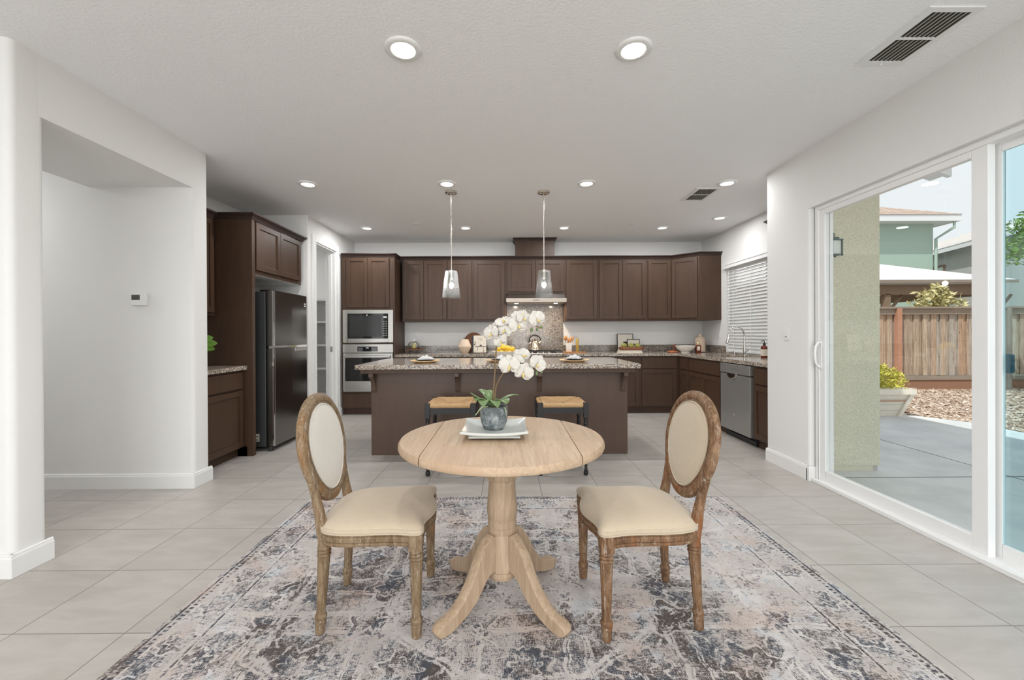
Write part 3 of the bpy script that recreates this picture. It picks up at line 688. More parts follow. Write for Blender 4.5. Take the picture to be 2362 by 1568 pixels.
for i in range(5):
    for j in range(3): k.box(-2.245+i*.014, -2.238+i*.014, 6.2795, 6.2805, .975+j*.018, .981+j*.018).box(-2.035+i*.014, -2.028+i*.014, 6.2795, 6.2805, .975+j*.018, .981+j*.018)
k.box(-2.13, -2.09, 6.2795, 6.2805, 1.012, 1.03)
obj('buttons', k, simple('button_print', lin(190, 195, 200), .4), t)
obj('door_frame', panel_ring(MB(), -2.478, -1.729, .385, .936, .03, 6.280, 6.32, .06, .135), 'steel', t, bevel=.003)
obj('door_glass', MB().box(-2.448, -1.759, 6.286, 6.315, .52, .876), 'blackglass', t)
hh = MB().box(-2.45, -1.757, 6.222, 6.240, .872, .906)
for x in (-2.44, -1.79): hh.box(x, x+.022, 6.235, 6.285, .878, .9)
obj('handle', hh, 'steel', t, bevel=.005)
obj('vent_strip', MB().box(-2.478, -1.729, 6.29, 6.32, .358, .383), 'steel', t)
obj('brand_mark', MB().lathe([(.016, 0), (.016, .002), (.011, .002), (.011, .0)], (0, 0, 0), 20, cap=False).xf(Matrix.Translation((-1.79, 6.280, .45)) @ Matrix.Rotation(PI/2, 4, 'X')), 'chrome', t)

# base cabinets, back run (face y = 6.32)
bs = [(-1.70, -.90, 'dark base cabinet under the glass cloche end of the back counter', 2), (-.90, -.01, 'dark base cabinet under the cookbook on the back counter', 2),
      (-.01, .93, 'dark base cabinet directly under the gas cooktop', 2), (.93, 1.46, 'dark base cabinet under the utensil crock', 1), (1.46, 2.03, 'dark base cabinet whose edge shows past the island, under the picture frames', 1), (2.03, 2.60, 'dark base cabinet with one drawer and one door beside the inside corner', 1)]
for x0, x1, lb, nd in bs:
    w = x1-x0; fs = []
    for i in range(nd):
        u0, u1 = .02+i*(w-.04)/nd, .02+(i+1)*(w-.04)/nd-.006
        fs += [('drawer', u0, u1, .69, .85), ('door', u0, u1, .115, .672)]
    cabinet('base_cabinet', lb, (x0, YB, 0), XA, -YA, w, WB-YB-.002, .10, .874, fs, 'base cabinets along the back wall', toe=True)
tag(obj('corner_filler', MB().box(2.60, BAY-.005, 6.325, WB-.005, 0, .874), 'cab'), 'dark blind corner cabinet box where the two counters meet', 'cabinet')
# right run (face x = 2.62)
XR = 2.62
def right_cab(name, lb, y0, y1, fs, shell=None): return cabinet(name, lb, (XR, y1, 0), -YA, -XA, y1-y0, BAY-XR-.005, .10, .874, fs, 'base cabinets under the window', toe=True, shell=shell)
right_cab('base_cabinet', 'very narrow dark base cabinet in the corner left of the sink', 5.97, 6.31, [('drawer', .05, .33, .69, .85), ('door', .05, .33, .115, .672)])
right_cab('sink_cabinet', 'dark sink base cabinet with a false drawer front and two doors', 5.055, 5.968, [('drawer', .02, .895, .69, .85), ('door', .02, .455, .115, .672), ('door', .46, .895, .115, .672)], shell=[(0, .913, .10, .685, -.63, 0), (0, .913, .685, .874, -.03, 0)])
right_cab('base_cabinet', 'dark base cabinet between the dishwasher and the wall corner', 3.99, 4.405, [('drawer', .03, .40, .69, .85), ('door', .03, .40, .115, .672)])
t = thing('dishwasher', 'stainless dishwasher with a scooped pocket handle under the window counter', 'dishwasher', (2.9, 4.73, 0))
obj('body', MB().box(2.64, 3.2, 4.42, 5.045, .10, .87), 'black', t)
obj('door', MB().box(2.595, 2.64, 4.425, 5.04, .095, .745), M['dwsteel'], t, bevel=.003)
obj('control_panel', MB().box(2.590, 2.64, 4.425, 5.04, .755, .865), M['dwsteel'], t, bevel=.003)
obj('panel_print', MB().box(2.5885, 2.5902, 4.62, 4.78, .805, .815).box(2.5885, 2.5902, 4.50, 4.503, .77, .85).box(2.5885, 2.5902, 4.93, 4.99, .835, .842), simple('faint_grey_print', lin(120, 118, 116), .5), t)
obj('brand_mark', MB().box(2.594, 2.5955, 4.73, 4.755, .275, .30), 'chrome', t)
sc_ = [(4.775+.10*math.cos(a), .757+.062*math.sin(a)) for a in (PI+PI*i/14 for i in range(15))]
obj('handle', MB().prism_axis(sc_, 2.580, 2.596, 'x'), 'chrome', t, bevel=.004)
obj('handle_pocket', MB().prism_axis([(4.775+(y-4.775)*.8, .757+(z_-.757)*.75) for y, z_ in sc_], 2.578, 2.581, 'x'), 'dsteel', t)
obj('toe_panel', MB().box(2.665, 2.69, 4.42, 5.045, .0, .095).box(2.645, 2.67, 4.40, 4.95, .02, .06), 'black', t)

# counters
def slab_with_hole(x0, x1, y0, y1, hx0, hx1, hy0, hy1, z0, z1):
    return MB().box(x0, hx0, y0, y1, z0, z1).box(hx1, x1, y0, y1, z0, z1).box(hx0, hx1, y0, hy0, z0, z1).box(hx0, hx1, hy1, y1, z0, z1)
ct = thing('countertop', 'speckled brown granite countertop along the back wall holding the cooktop', 'countertop', (1.5, 6.6, .875))
obj('slab', MB().box(-1.70, BAY-.003, 6.288, WB-.003, .876, .916), 'granite', ct)
ct = thing('countertop', 'speckled brown granite countertop under the window with the sink cut in', 'countertop', (2.92, 5.1, .875))
obj('slab', slab_with_hole(2.59, BAY-.003, 3.99, 6.288, 2.72, 3.10, 5.17, 5.86, .876, .916), 'granite', ct)
tag(obj('backsplash', MB().box(-1.698, BAY-.024, WB-.02, WB-.001, .9165, 1.03), 'granite_wall'), 'low speckled granite backsplash strip along the back wall', 'backsplash')
tag(obj('backsplash', MB().box(BAY-.022, BAY-.001, WY1, WB-.02, .9165, 1.03), 'granite_wall'), 'short granite backsplash strip on the wall beside the kitchen window', 'backsplash')
tag(obj('granite_panel', MB().box(0, .93, WB-.022, WB-.001, 1.031, 1.70), 'granite_wall'), 'tall speckled granite panel on the wall behind the cooktop', 'backsplash panel')
t = thing('sink', 'undermount stainless sink basin set into the window counter', 'sink', (2.91, 5.51, .70))
obj('basin', MB().box(2.715, 2.72, 5.165, 5.865, .70, .876).box(3.10, 3.105, 5.165, 5.865, .70, .876).box(2.72, 3.10, 5.165, 5.17, .70, .876).box(2.72, 3.10, 5.86, 5.865, .70, .876).box(2.715, 3.105, 5.165, 5.865, .695, .70), 'steel', t)
obj('drain', MB().lathe([(.03, 0), (.035, .003)], (2.91, 5.51, .70), 16), 'chrome', t)
# faucet
fx, fy = 3.165, 5.52
t = thing('faucet', 'tall chrome gooseneck pull-down faucet behind the sink', 'faucet', (fx, fy, .916))
pts = [(fx, fy, 1.13)]
for i in range(13):
    a = PI*i/12; pts.append((fx-.105+.105*math.cos(a), fy, 1.185+.118*math.sin(a)))
obj('body', MB().lathe([(.026, 0), (.026, .012), (.017, .02), (.019, .06), (.015, .15), (.010, .24)], (fx, fy, .916), 20), 'chrome', t, 40)
obj('gooseneck', MB().tube(pts, .0105, 12), 'chrome', t, 50)
obj('spray_head', MB().tube([(fx-.208, fy, 1.20), (fx-.216, fy, 1.15), (fx-.236, fy, 1.085), (fx-.238, fy, 1.078)], [.013, .016, .019, .016], 14), 'chrome', t, 50)
obj('lever', MB().tube([(fx, fy-.015, .965), (fx, fy-.05, .975), (fx, fy-.10, 1.0)], [.009, .007, .005], 8), 'chrome', t, 50)
t = thing('air_gap', 'short chrome air gap cap beside the faucet', 'air gap', (3.17, 5.78, .916))
obj('cap', MB().lathe([(.02, 0), (.02, .045), (.014, .052)], (3.17, 5.78, .916), 16), 'chrome', t, 40)

# left wall group
t = cabinet('base_cabinet', 'dark base cabinet with one drawer and one door beside the hallway wall', (-2.67, 3.535, 0), YA, XA, .67, .585, .10, .874,
            [('drawer', .03, .645, .69, .85), ('door', .03, .645, .105, .672)], toe=True)
t = thing('countertop', 'short pale granite countertop beside the refrigerator panel', 'countertop', (-2.95, 3.87, .876))
obj('slab', MB().box(-3.258, -2.625, 3.53, 4.205, .876, .916), 'granite', t)
cabinet('upper_cabinet', 'dark wall cabinet seen edge-on beside the hallway wall corner', (-2.95, 3.535, 0), YA, XA, .67, .308, UB, UT, [('door', .03, .325, UB+.033, 2.383), ('door', .33, .645, UB+.033, 2.383)])
t = thing('divider_partition', 'tall dark brown end panel between the short counter and the refrigerator', 'end panel', (-2.9, 4.23, 0))
obj('panel', MB().box(-3.255, -2.57, 4.207, 4.255, .10, UT).box(-3.255, -2.63, 4.207, 4.255, 0, .1), 'cab', t)
obj('foot', MB().box(-2.735, -2.57, 4.207, 4.255, 0, .1), 'cab', t)
def under(tt): obj('underside', MB().box(-3.255, -2.60, 4.262, 5.235, 1.846, 1.849), 'trim', tt)
cabinet('refrigerator_cabinet', 'two-door dark cabinet mounted above the refrigerator', (-2.59, 4.256, 0), YA, XA, .985, .668, 1.85, UT, [('door', .03, .485, 1.893, 2.383), ('door', .49, .955, 1.893, 2.383)], extra=under)
t = thing('crown_molding', 'dark crown molding over the cabinets beside the refrigerator', 'crown molding', (-2.8, 4.4, UT))
obj('molding', crown(MB(), [(-2.93, 3.53), (-2.93, 4.207), (-2.57, 4.207), (-2.57, 5.242), (-3.2, 5.242)], UT-.008, .06), 'cabdark', t)
# refrigerator
t = thing('refrigerator', 'dark stainless top-freezer refrigerator with glossy doors', 'refrigerator', (-2.84, 4.735, 0))
obj('cabinet_body', MB().box(-3.20, -2.535, 4.372, 5.095, .05, 1.68), 'fridgeside', t, bevel=.004)
for nm, z0, z1 in (('freezer_door', 1.108, 1.69), ('fresh_food_door', .055, 1.078)):
    pl = [(-2.528, 4.372), (-2.462, 4.372), (-2.444, 4.392), (-2.440, 4.73), (-2.444, 5.08), (-2.462, 5.098), (-2.528, 5.098)]
    d = obj(nm, MB().prism(pl, z0, z1), 'dsteel', t)
    obj('edge_trim', MB().box(-2.4625, -2.4475, 4.370, 4.3895, z0, z1), 'chrome', d)
obj('handle_strip', MB().box(-2.52, -2.452, 4.374, 5.096, 1.080, 1.106), 'chrome', t)
obj('grip_recess', MB().box(-2.442, -2.436, 4.80, 5.075, 1.04, 1.076), 'steel', t)
obj('hinge_cover', MB().box(-2.60, -2.47, 4.39, 4.46, 1.681, 1.70), 'dsteel', t)
obj('brand_mark', MB().box(-2.4425, -2.4395, 5.02, 5.05, 1.585, 1.60).box(-2.4425, -2.4395, 5.02, 5.05, 1.56, 1.575), 'whiteplastic', t)
lb_ = obj('energy_label', MB().box(-2.64, -2.605, 4.3705, 4.3722, .105, .185), 'paper', t)
obj('label_print', MB().box(-2.62, -2.615, 4.3695, 4.371, .11, .18).box(-2.636, -2.624, 4.3695, 4.371, .15, .165).box(-2.636, -2.624, 4.3695, 4.371, .115, .13), 'ink', lb_)
obj('foot', MB().lathe([(.02, 0), (.022, .05)], (-2.50, 4.40, 0), 12), 'black', t)
obj('foot', MB().lathe([(.02, 0), (.022, .05)], (-2.50, 5.06, 0), 12), 'black', t)

# pantry shelves
for i, (z, lb) in enumerate(((1.78, 'white pantry shelf, topmost in the pantry'), (1.435, 'white pantry shelf between the topmost one and the succulent'), (1.068, 'white pantry shelf holding the small potted succulent'), (.70, 'white pantry shelf just below the succulent shelf'), (.295, 'white pantry shelf nearest the floor'))):
    o = MB().box(-4.28, -2.665, 6.55, WB-.002, z-.02, z); o.box(-4.28, -2.665, 6.54, 6.55, z-.028, z)
    tag(obj('pantry_shelf', o, 'trim'), lb, 'shelf', 'pantry shelves')
t = thing('succulent', 'small dark succulent in a square white pot on a pantry shelf', 'potted plant', (-3.11, 6.66, 1.068))
obj('pot', MB().stack(rrect(-.05, .05, -.05, .05, .006), [(0, .006), (.008, 0), (.09, 0), (.09, .008), (.08, .008)]), 'ceramic', t, world=False)
m = MB(); rnd = random.Random(3)
for i in range(60):
    a, e = rnd.uniform(0, 2*PI), rnd.uniform(.2, 1.4); d_ = Vector((math.cos(a)*math.cos(e), math.sin(a)*math.cos(e), math.sin(e)))
    m.tube([Vector((0, 0, .085))+d_*.01, Vector((0, 0, .085))+d_*.045, Vector((0, 0, .085))+d_*.07], [.006, .009, .001], 5)
obj('leaves', m, 'succulent', t, 60, world=False)

# ================================================================== ISLAND
t = thing('kitchen_island', 'dark brown kitchen island with an overhanging top and curved corbels', 'kitchen island', (-.08, 4.6, 0))
obj('body', MB().box(-1.378, 1.220, 4.21, 5.02, 0, .84), 'island', t, bevel=.003)
obj('apron', MB().box(-1.445, 1.262, 4.085, 5.08, .838, .880), 'cab', t, bevel=.003)
cp = [(0, 0), (0, -.20), (-.012, -.20), (-.022, -.185), (-.028, -.15), (-.045, -.10), (-.075, -.062), (-.105, -.045), (-.118, -.035), (-.118, 0)]
for x in (-1.345, -.50, .325, 1.175):
    c1 = obj('corbel', MB().prism_axis([(4.21+a, .838+b_) for a, b_ in cp], x-.022, x+.022, 'x'), 'island', t, bevel=.003)
    obj('corbel_plate', MB().box(x-.032, x+.032, 4.202, 4.21, .635, .838), 'island', c1)
it = thing('island_top', 'thick speckled granite slab on the kitchen island', 'countertop', (-.08, 4.6, .88))
obj('slab', MB().box(-1.488, 1.310, 4.055, 5.20, .880, .924), 'granite', it, bevel=.004)

# ================================================================== STOOLS
def make_stool(x, y, label):
    t = thing('bar_stool', label, 'stool', (x, y, 0), 0, 'rush-seat stools at the island')
    for sx in (-1, 1):
        for sy in (-1, 1):
            l = MB().box(-.022, .022, -.022, .022, .50, .625)
            l.lathe([(.010, 0), (.018, .006), (.021, .022), (.018, .038), (.010, .044), (.016, .052), (.012, .062), (.013, .10), (.019, .17), (.016, .205), (.021, .212), (.021, .222), (.015, .23)], seg=14)
            l.lathe([(.015, .23), (.018, .30), (.014, .345), (.020, .352), (.014, .362), (.020, .374), (.014, .386), (.020, .398), (.014, .41), (.020, .422), (.014, .434), (.020, .446), (.015, .458), (.019, .48), (.020, .502)], seg=14)
            obj('leg', l.xf(Matrix.Translation((sx*.197, sy*.18, 0))), 'blackpaint', t, 35, world=False, bevel=.001)
    for sy in (-1, 1): obj('seat_rail', MB().box(-.18, .18, sy*.18-.012, sy*.18+.012, .535, .592), 'blackpaint', t, world=False)
    for sx in (-1, 1): obj('seat_rail', MB().box(sx*.197-.012, sx*.197+.012, -.165, .165, .535, .592), 'blackpaint', t, world=False)
    obj('stretcher', MB().tube([(-.19, .0, .17), (.19, .0, .17)], .010, 10), 'blackpaint', t, 50, world=False)
    obj('stretcher', MB().tube([(-.19, -.18, .215), (.19, -.18, .215)], .010, 10), 'blackpaint', t, 50, world=False)
    for sx in (-1, 1): obj('stretcher', MB().tube([(sx*.197, -.18, .17), (sx*.197, .18, .17)], .010, 10), 'blackpaint', t, 50, world=False)
    s = MB(); n = 14; rings = []
    def zt(u, v): return .612+.014*max(abs(u), abs(v))**2+.004*math.cos(3*PI*min(abs(u), abs(v)))-.012*(1-max(abs(u), abs(v)))
    vs_ = []; fs = []
    for i in range(n+1):
        for j in range(n+1):
            u, v = -1+2*i/n, -1+2*j/n; k = 1 if max(abs(u), abs(v)) < .99 else 1
            vs_.append((u*.180, v*.180, zt(u, v)))
    for i in range(n):
        for j in range(n): fs.append((i*(n+1)+j, (i+1)*(n+1)+j, (i+1)*(n+1)+j+1, i*(n+1)+j+1))
    s.add(vs_, fs)
    for sx in (-1, 1):
        s.tube([(sx*.192, -.155, .606), (sx*.192, .155, .606)], .020, 12); s.tube([(-.172, sx*.182, .606), (.172, sx*.182, .606)], .021, 12)
    s.box(-.18, .18, -.18, .18, .585, .603)
    obj('rush_seat', s, 'rush', t, 50, world=False)
    return t
make_stool(-.492, 3.765, 'black turned-leg stool with a woven rush seat, behind the orchid leaves')
make_stool(.480, 3.765, 'black turned-leg stool with a woven rush seat, nearer the dining chair with brown frame')

# ================================================================== RUG
rg = obj('area_rug', MB().prism([(p[0], p[1]) for p in rrect(-1.52, 1.52, -1.22, 1.22, .03)], 0, .007), 'rug'); rg.location = (.057, 1.89, .0005)
tag(rg, 'large faded oriental rug in grey, blue and blush under the dining table', 'rug')

# ================================================================== DINING TABLE
TX, TY = -.027, 1.925; RZ = .0075
t = thing('dining_table', 'round pale oak drop-leaf table on a four-legged pedestal', 'table', (TX, TY, RZ))
def disk_part(x0, x1, R=.466, r_top=.013, n=40):
    rings = []
    for z, ins in ((.719, .010), (.722, .003), (.729, 0), (.742, .001), (.752, .008), (.756, .02)):
        R_ = R-ins; pts = []
        a0 = max(-R_, x0); a1 = min(R_, x1)
        up = [(a0+(a1-a0)*(1-math.cos(PI*i/n))/2) for i in range(n+1)]
        pts = [(x, -math.sqrt(max(0, R_*R_-x*x))) for x in up]+[(x, math.sqrt(max(0, R_*R_-x*x))) for x in reversed(up)]
        rings.append([(x+TX, y+TY, z) for x, y in pts])
    return MB().loft(rings)
obj('tabletop', disk_part(-.3115, .3115), 'tabletop', t, 35)
obj('drop_leaf', disk_part(-.47, -.3145), 'tabletop', t, 35); obj('drop_leaf', disk_part(.3145, .47), 'tabletop', t, 35)
obj('support_rail', MB().box(TX-.29, TX+.29, TY-.03, TY+.03, .69, .719), 'oak', t)
ped = MB(); oct_ = [(.0765*math.cos(PI/8+PI/4*i), .0765*math.sin(PI/8+PI/4*i)) for i in range(8)]
ped.loft([[(TX+x*k, TY+y*k, z) for x, y in oct_] for z, k in ((.719, 1), (.575, 1), (.565, .96), (.550, .80))])
ped.lathe([(.060, .565), (.062, .53), (.064, .49), (.069, .44), (.071, .41), (.066, .385), (.063, .375), (.066, .372), (.066, .345), (.062, .342), (.066, .338), (.066, .318), (.060, .305)], (TX, TY, 0), 32)
ped.loft([[(TX+x*k, TY+y*k, z) for x, y in oct_] for z, k in ((.318, .92), (.30, .95), (.15, .95), (.145, .9))])
ped.lathe([(.060, .15), (.068, .142), (.070, .128), (.064, .112), (.05, .104)], (TX, TY, 0), 32)
obj('pedestal', ped, 'oak', t, 30)
top_ = [(.045, .305), (.075, .312), (.105, .296), (.135, .262), (.160, .222), (.185, .176), (.213, .134), (.245, .098), (.285, .068), (.325, .054), (.352, .050), (.372, .040), (.380, .024), (.374, .010)]
bot_ = [(.045, .150), (.075, .150), (.098, .146), (.118, .130), (.140, .104), (.162, .078), (.190, .054), (.220, .034), (.255, .018), (.290, .007), (.320, .001), (.345, 0), (.360, 0), (.368, .003)]
for i in range(4):
    a = PI/4+PI/2*i; m = MB(); d_ = Vector((math.cos(a), math.sin(a), 0)); s_ = Vector((-d_.y, d_.x, 0)); rings = []
    for kk_, ((r0, z0), (r1, z1)) in enumerate(zip(top_, bot_)):
        c0 = Vector((TX, TY, RZ+z0-(.0 if z0 > .02 else 0)))+d_*r0; c1 = Vector((TX, TY, RZ+z1))+d_*r1; w = .0245*(1, 1, 1, 1, 1, 1, 1, 1, 1, 1.05, 1.1, 1.05, .85, .5)[kk_]; e = (c1-c0).normalized()*.003
        rings.append([c0-s_*(w-.006), c0+s_*(w-.006), c0+s_*w+e, c1+s_*w-e, c1+s_*(w-.006), c1-s_*(w-.006), c1-s_*w-e, c0-s_*w+e])
    m.loft(rings); obj('leg', m, 'oakleg', t, 35)

# ================================================================== DINING CHAIRS
def egg(n, a, top, bot, cz):       # egg-like closed curve in (x, z)
    out = []
    for i in range(n):
        th = 2*PI*i/n; c_, s_ = math.cos(th), math.sin(th); h_ = top if s_ > 0 else bot
        out.append((a*c_*(1+.10*s_)*(1-.05*max(0, -s_)), cz+h_*s_))
    return out
def seat_outline(n=16):
    P_ = [(-.228, .238), (-.205, .240), (-.165, .232), (-.115, .238), (-.055, .258), (0, .266), (.055, .258), (.115, .238), (.165, .232), (.205, .240), (.228, .238), (.240, .225), (.240, .195), (.228, .13), (.226, .05), (.228, -.03), (.222, -.10), (.198, -.165), (.14, -.195), (0, -.205), (-.14, -.195), (-.198, -.165), (-.222, -.10), (-.228, -.03), (-.226, .05), (-.228, .13), (-.240, .195), (-.240, .225)]
    out = []
    for i in range(len(P_)):
        p0_, p1__, p2, p3 = (Vector(P_[(i+k) % len(P_)]) for k in (-1, 0, 1, 2))
        for j in range(4):
            q = j/4; out.append(tuple(.5*((2*p1__)+(p2-p0_)*q+(2*p0_-5*p1__+4*p2-p3)*q*q+(3*p1__-p0_-3*p2+p3)*q**3)))
    return out
LEAN = math.radians(10)
def make_chair(x, y, rz, label, panel_mat, frame_mat):
    t = thing('dining_chair', label, 'chair', (x, y, RZ), rz, 'oval-back dining chairs')
    kw = dict(world=False)
    so = seat_outline()
    fm = MB().stack(so, [(.372, .012), (.374, .006), (.381, .004), (.386, .010), (.392, .004), (.404, .002), (.410, .009), (.415, .005), (.421, .010)])
    obj('seat_frame', fm, frame_mat, t, 30, **kw)
    obj('seat_cushion', MB().stack(so, [(.420, .012), (.425, .002), (.434, .000), (.440, .004), (.450, .012), (.461, .034), (.469, .075), (.473, .13), (.474, .18)], 900), 'linen', t, 60, **kw)
    pp = []
    for zz in (.439, .423): obj('piping', MB().tube([(a*.985, b_*.985, zz) for a, b_ in so]+[(so[0][0]*.985, so[0][1]*.985, zz)], .0032, 6), 'linen', t, 60, **kw)
    def leg_prof(r): return [(r*.55, 0), (r*.72, .004), (r*.78, .03), (r*.86, .052), (r*.66, .058), (r*.92, .064), (r*.96, .074), (r*.74, .082), (r*.74, .09)]
    flute = lambda a: 1-.07*(.5+.5*math.cos(12*a))
    for sx in (-1, 1):
        l = MB(); r = .026
        l.lathe(leg_prof(r), seg=24); l.lathe([(r*.70, .088), (r*.98, .315)], seg=48, fn=flute)
        l.lathe([(r*.95, .315), (r*1.12, .320), (r*.92, .327), (r*1.12, .334), (r*.92, .341), (r*1.1, .348), (r*.95, .356)], seg=24)
        l.box(-.026, .026, -.026, .026, .356, .420)
        l.box(-.016, .016, .0255, .0275, .372, .414); l.box(-.0275 if sx < 0 else .0255, -.0255 if sx < 0 else .0275, -.016, .016, .372, .414)
        obj('leg', l.xf(Matrix.Translation((sx*.212, .208, 0))), frame_mat, t, 30, **kw)
        l = MB(); l.lathe(leg_prof(.025), seg=24); l.lathe([(.0175, .088), (.0245, .315)], seg=48, fn=flute)
        l.lathe([(.024, .315), (.028, .320), (.023, .327), (.028, .334), (.023, .341), (.028, .348), (.024, .372), (.024, .385)], seg=24)
        sh = Matrix.Identity(4); sh[1][2] = .05; sh[0][2] = -sx*.02
        obj('leg', l.xf(Matrix.Translation((sx*.166, -.190, 0)) @ sh), frame_mat, t, 30, **kw)
        # stile rising from the rear leg to the oval
        pts = []
        for zz, xx, w, d_ in ((.365, .158, .022, .021), (.43, .160, .021, .019), (.50, .160, .018, .016), (.56, .166, .016, .014), (.62, .182, .013, .012)):
            yy = -.172-(zz-.38)*math.tan(LEAN); pts.append([(sx*(xx-w), yy-d_, zz), (sx*(xx+w), yy-d_, zz), (sx*(xx+w*.9), yy+d_, zz), (sx*(xx-w*.9), yy+d_, zz)])
        obj('stile', MB().loft(pts), frame_mat, t, bevel=.004, **kw)
    # oval back: built upright in x-z, then leaned
    cz = .725; eg = egg(72, .200, .215, .212, cz)
    rot = Matrix.Translation((0, -.175, .40)) @ Matrix.Rotation(LEAN, 4, 'X') @ Matrix.Translation((0, 0, -.40))
    prof = [(-.024, -.010), (-.022, -.017), (-.014, -.015), (-.010, -.020), (0, -.022), (.010, -.020), (.014, -.016), (.020, -.014), (.024, -.006), (.024, .006), (.020, .014), (.014, .016), (.010, .020), (0, .022), (-.010, .020), (-.014, .015), (-.022, .017), (-.024, .010)]
    rings = []; n = len(eg)
    for i in range(n):
        T_ = Vector((eg[(i+1) % n][0]-eg[i-1][0], eg[(i+1) % n][1]-eg[i-1][1])).normalized(); no = Vector((T_.y, -T_.x))
        rings.append([(eg[i][0]+no.x*a_, b_, eg[i][1]+no.y*a_) for a_, b_ in prof])
    rings.append(rings[0])
    obj('back_frame', MB().loft(rings, cap=False).xf(rot), frame_mat, t, 40, **kw)
    pan = MB(); ii = egg(72, .179, .194, .191, cz); lay = []
    for k_, d_ in ((1, -.006), (.985, -.016), (.93, -.020), (.7, -.025), (.35, -.028), (.02, -.029)): lay.append([(x_*k_, d_, cz+(z_-cz)*k_) for x_, z_ in ii])
    lay2 = [[(x_, -y_, z_) for x_, y_, z_ in r_] for r_ in lay]
    pan.loft(list(reversed(lay))+lay2)
    obj('back_panel', pan.xf(rot), panel_mat, t, 60, **kw)
    for s_ in (-1, 1):
        pi_ = [(x_*.965, s_*.0185, cz+(z_-cz)*.965) for x_, z_ in ii]; obj('piping', MB().tube(pi_+[pi_[0]], .003, 6).xf(rot), panel_mat, t, 60, **kw)
    return t
make_chair(-.588, 1.872, -PI/2+.05, 'oval-back dining chair with pale back panel, on the refrigerator side of the table', 'linenwhite', 'weather')
make_chair(.590, 1.862, PI/2+.035, 'oval-back dining chair with beige back panel, on the sliding door side of the table', 'linen', 'weather_brown')

# ================================================================== TRAY, POT AND ORCHID
t = thing('serving_tray', 'square pale grey glazed dish with upturned corners under the orchid', 'tray', (-.058, 1.945, .7635))
vs_, fs, n = [], [], 16
def tz(u, v): return .010+.020*max(abs(u), abs(v))**3.2+.010*(abs(u)*abs(v))**2.2
m = MB(); hw = .148
top = []; bot = []
for i in range(n+1):
    for j in range(n+1):
        u, v = -1+2*i/n, -1+2*j/n; k = 1-.035*(1-max(abs(u), abs(v)))-.03*(max(abs(u), abs(v))**4)*(1-min(abs(u), abs(v))**2)
        top.append((u*hw*k, v*hw*k, tz(u, v))); bot.append((u*hw*k, v*hw*k, tz(u, v)-.011))
q = lambda i, j: i*(n+1)+j
for i in range(n):
    for j in range(n): fs.append((q(i, j), q(i+1, j), q(i+1, j+1), q(i, j+1)))
N0 = len(top); fs2 = [tuple(a+N0 for a in reversed(f)) for f in fs]; side = []
rim = [q(i, 0) for i in range(n)]+[q(n, j) for j in range(n)]+[q(i, n) for i in range(n, 0, -1)]+[q(0, j) for j in range(n, 0, -1)]
for a, b_ in zip(rim, rim[1:]+rim[:1]): side.append((a, a+N0, b_+N0, b_))
m.add(top+bot, fs+fs2+side); obj('dish', m, 'tray', t, 50, world=False)
obj('foot', MB().box(-.115, .115, -.115, .115, 0, .0095), 'tray', t, world=False, bevel=.003)

PX_, PY_ = -.065, 1.985; PZ_ = .7635+.011
t = thing('potted_orchid', 'white moth orchid in a mottled grey-green concrete pot', 'potted plant', (PX_, PY_, PZ_))
obj('pot', MB().lathe([(.046, 0), (.051, .006), (.053, .014), (.061, .030), (.0645, .05), (.0655, .075), (.065, .106), (.063, .108), (.058, .106), (.057, .09)], (PX_, PY_, PZ_), 40, cap=False).lathe([(.002, .004), (.046, .001)], (PX_, PY_, PZ_), 40), 'pot', t, 50)
obj('soil', MB().lathe([(.002, .094), (.03, .095), (.057, .09)], (PX_, PY_, PZ_), 24), 'stem', t)
def leaf_mesh(p0, p1, p2, w, up=ZA, n=12, arch=.25):
    m = MB(); p0, p1, p2 = Vector(p0), Vector(p1), Vector(p2); rows = []
    for i in range(n+1):
        q_ = i/n; c_ = p0*(1-q_)**2+p1*2*q_*(1-q_)+p2*q_*q_; T_ = (p1-p0)*2*(1-q_)+(p2-p1)*2*q_; T_.normalize()
        S_ = T_.cross(up); S_ = S_.normalized() if S_.length > 1e-4 else XA; Nn = S_.cross(T_).normalized()
        ww = w*(math.sin(PI*min(1, (q_*.93+.07)))**.6)*(1 if q_ < .97 else .55); row = []
        for j in range(5):
            e = -1+j/2; row.append(c_+S_*ww*e+Nn*(abs(e)**1.5)*ww*arch)
        rows.append(row)
    vs_ = [p for r in rows for p in r]; fs_ = [(i*5+j, i*5+j+1, (i+1)*5+j+1, (i+1)*5+j) for i in range(n) for j in range(4)]
    return m.add(vs_, fs_)
base = Vector((PX_, PY_, PZ_+.100))
for tx, ty, Yd, bx, by, w in ((1085, 906, 1.96, 1098, 922, .022), (1104, 899, 2.06, 1118, 902, .023), (1130, 899, 2.05, 1128, 912, .022), (1197, 911, 2.0, 1168, 912, .019), (1168, 932, 1.90, 1162, 914, .032), (1116, 938, 1.91, 1110, 912, .031), (1148, 940, 1.87, 1140, 914, .028), (1096, 925, 1.93, 1104, 915, .024)):
    tip, mid = at(tx, ty, Yd), at(bx, by, (Yd+PY_)/2)
    obj('leaf', leaf_mesh(base+(tip-base)*.08, mid+ZA*.008, tip, w), 'leaf', t, 60, solid=.0025)
for pts in ([(1120, 938, 1.95), (1108, 942, 1.93), (1099, 955, 1.91), (1096, 958, 1.91)], [(1162, 938, 1.95), (1165, 942, 1.92), (1168, 952, 1.92)], [(1125, 938, 1.94), (1112, 938, 1.92), (1103, 948, 1.915)]):
    obj('root', MB().tube([at(*p) for p in pts], [.003, .003, .0022, .0015][:len(pts)], 7), 'leafpale', t, 60)
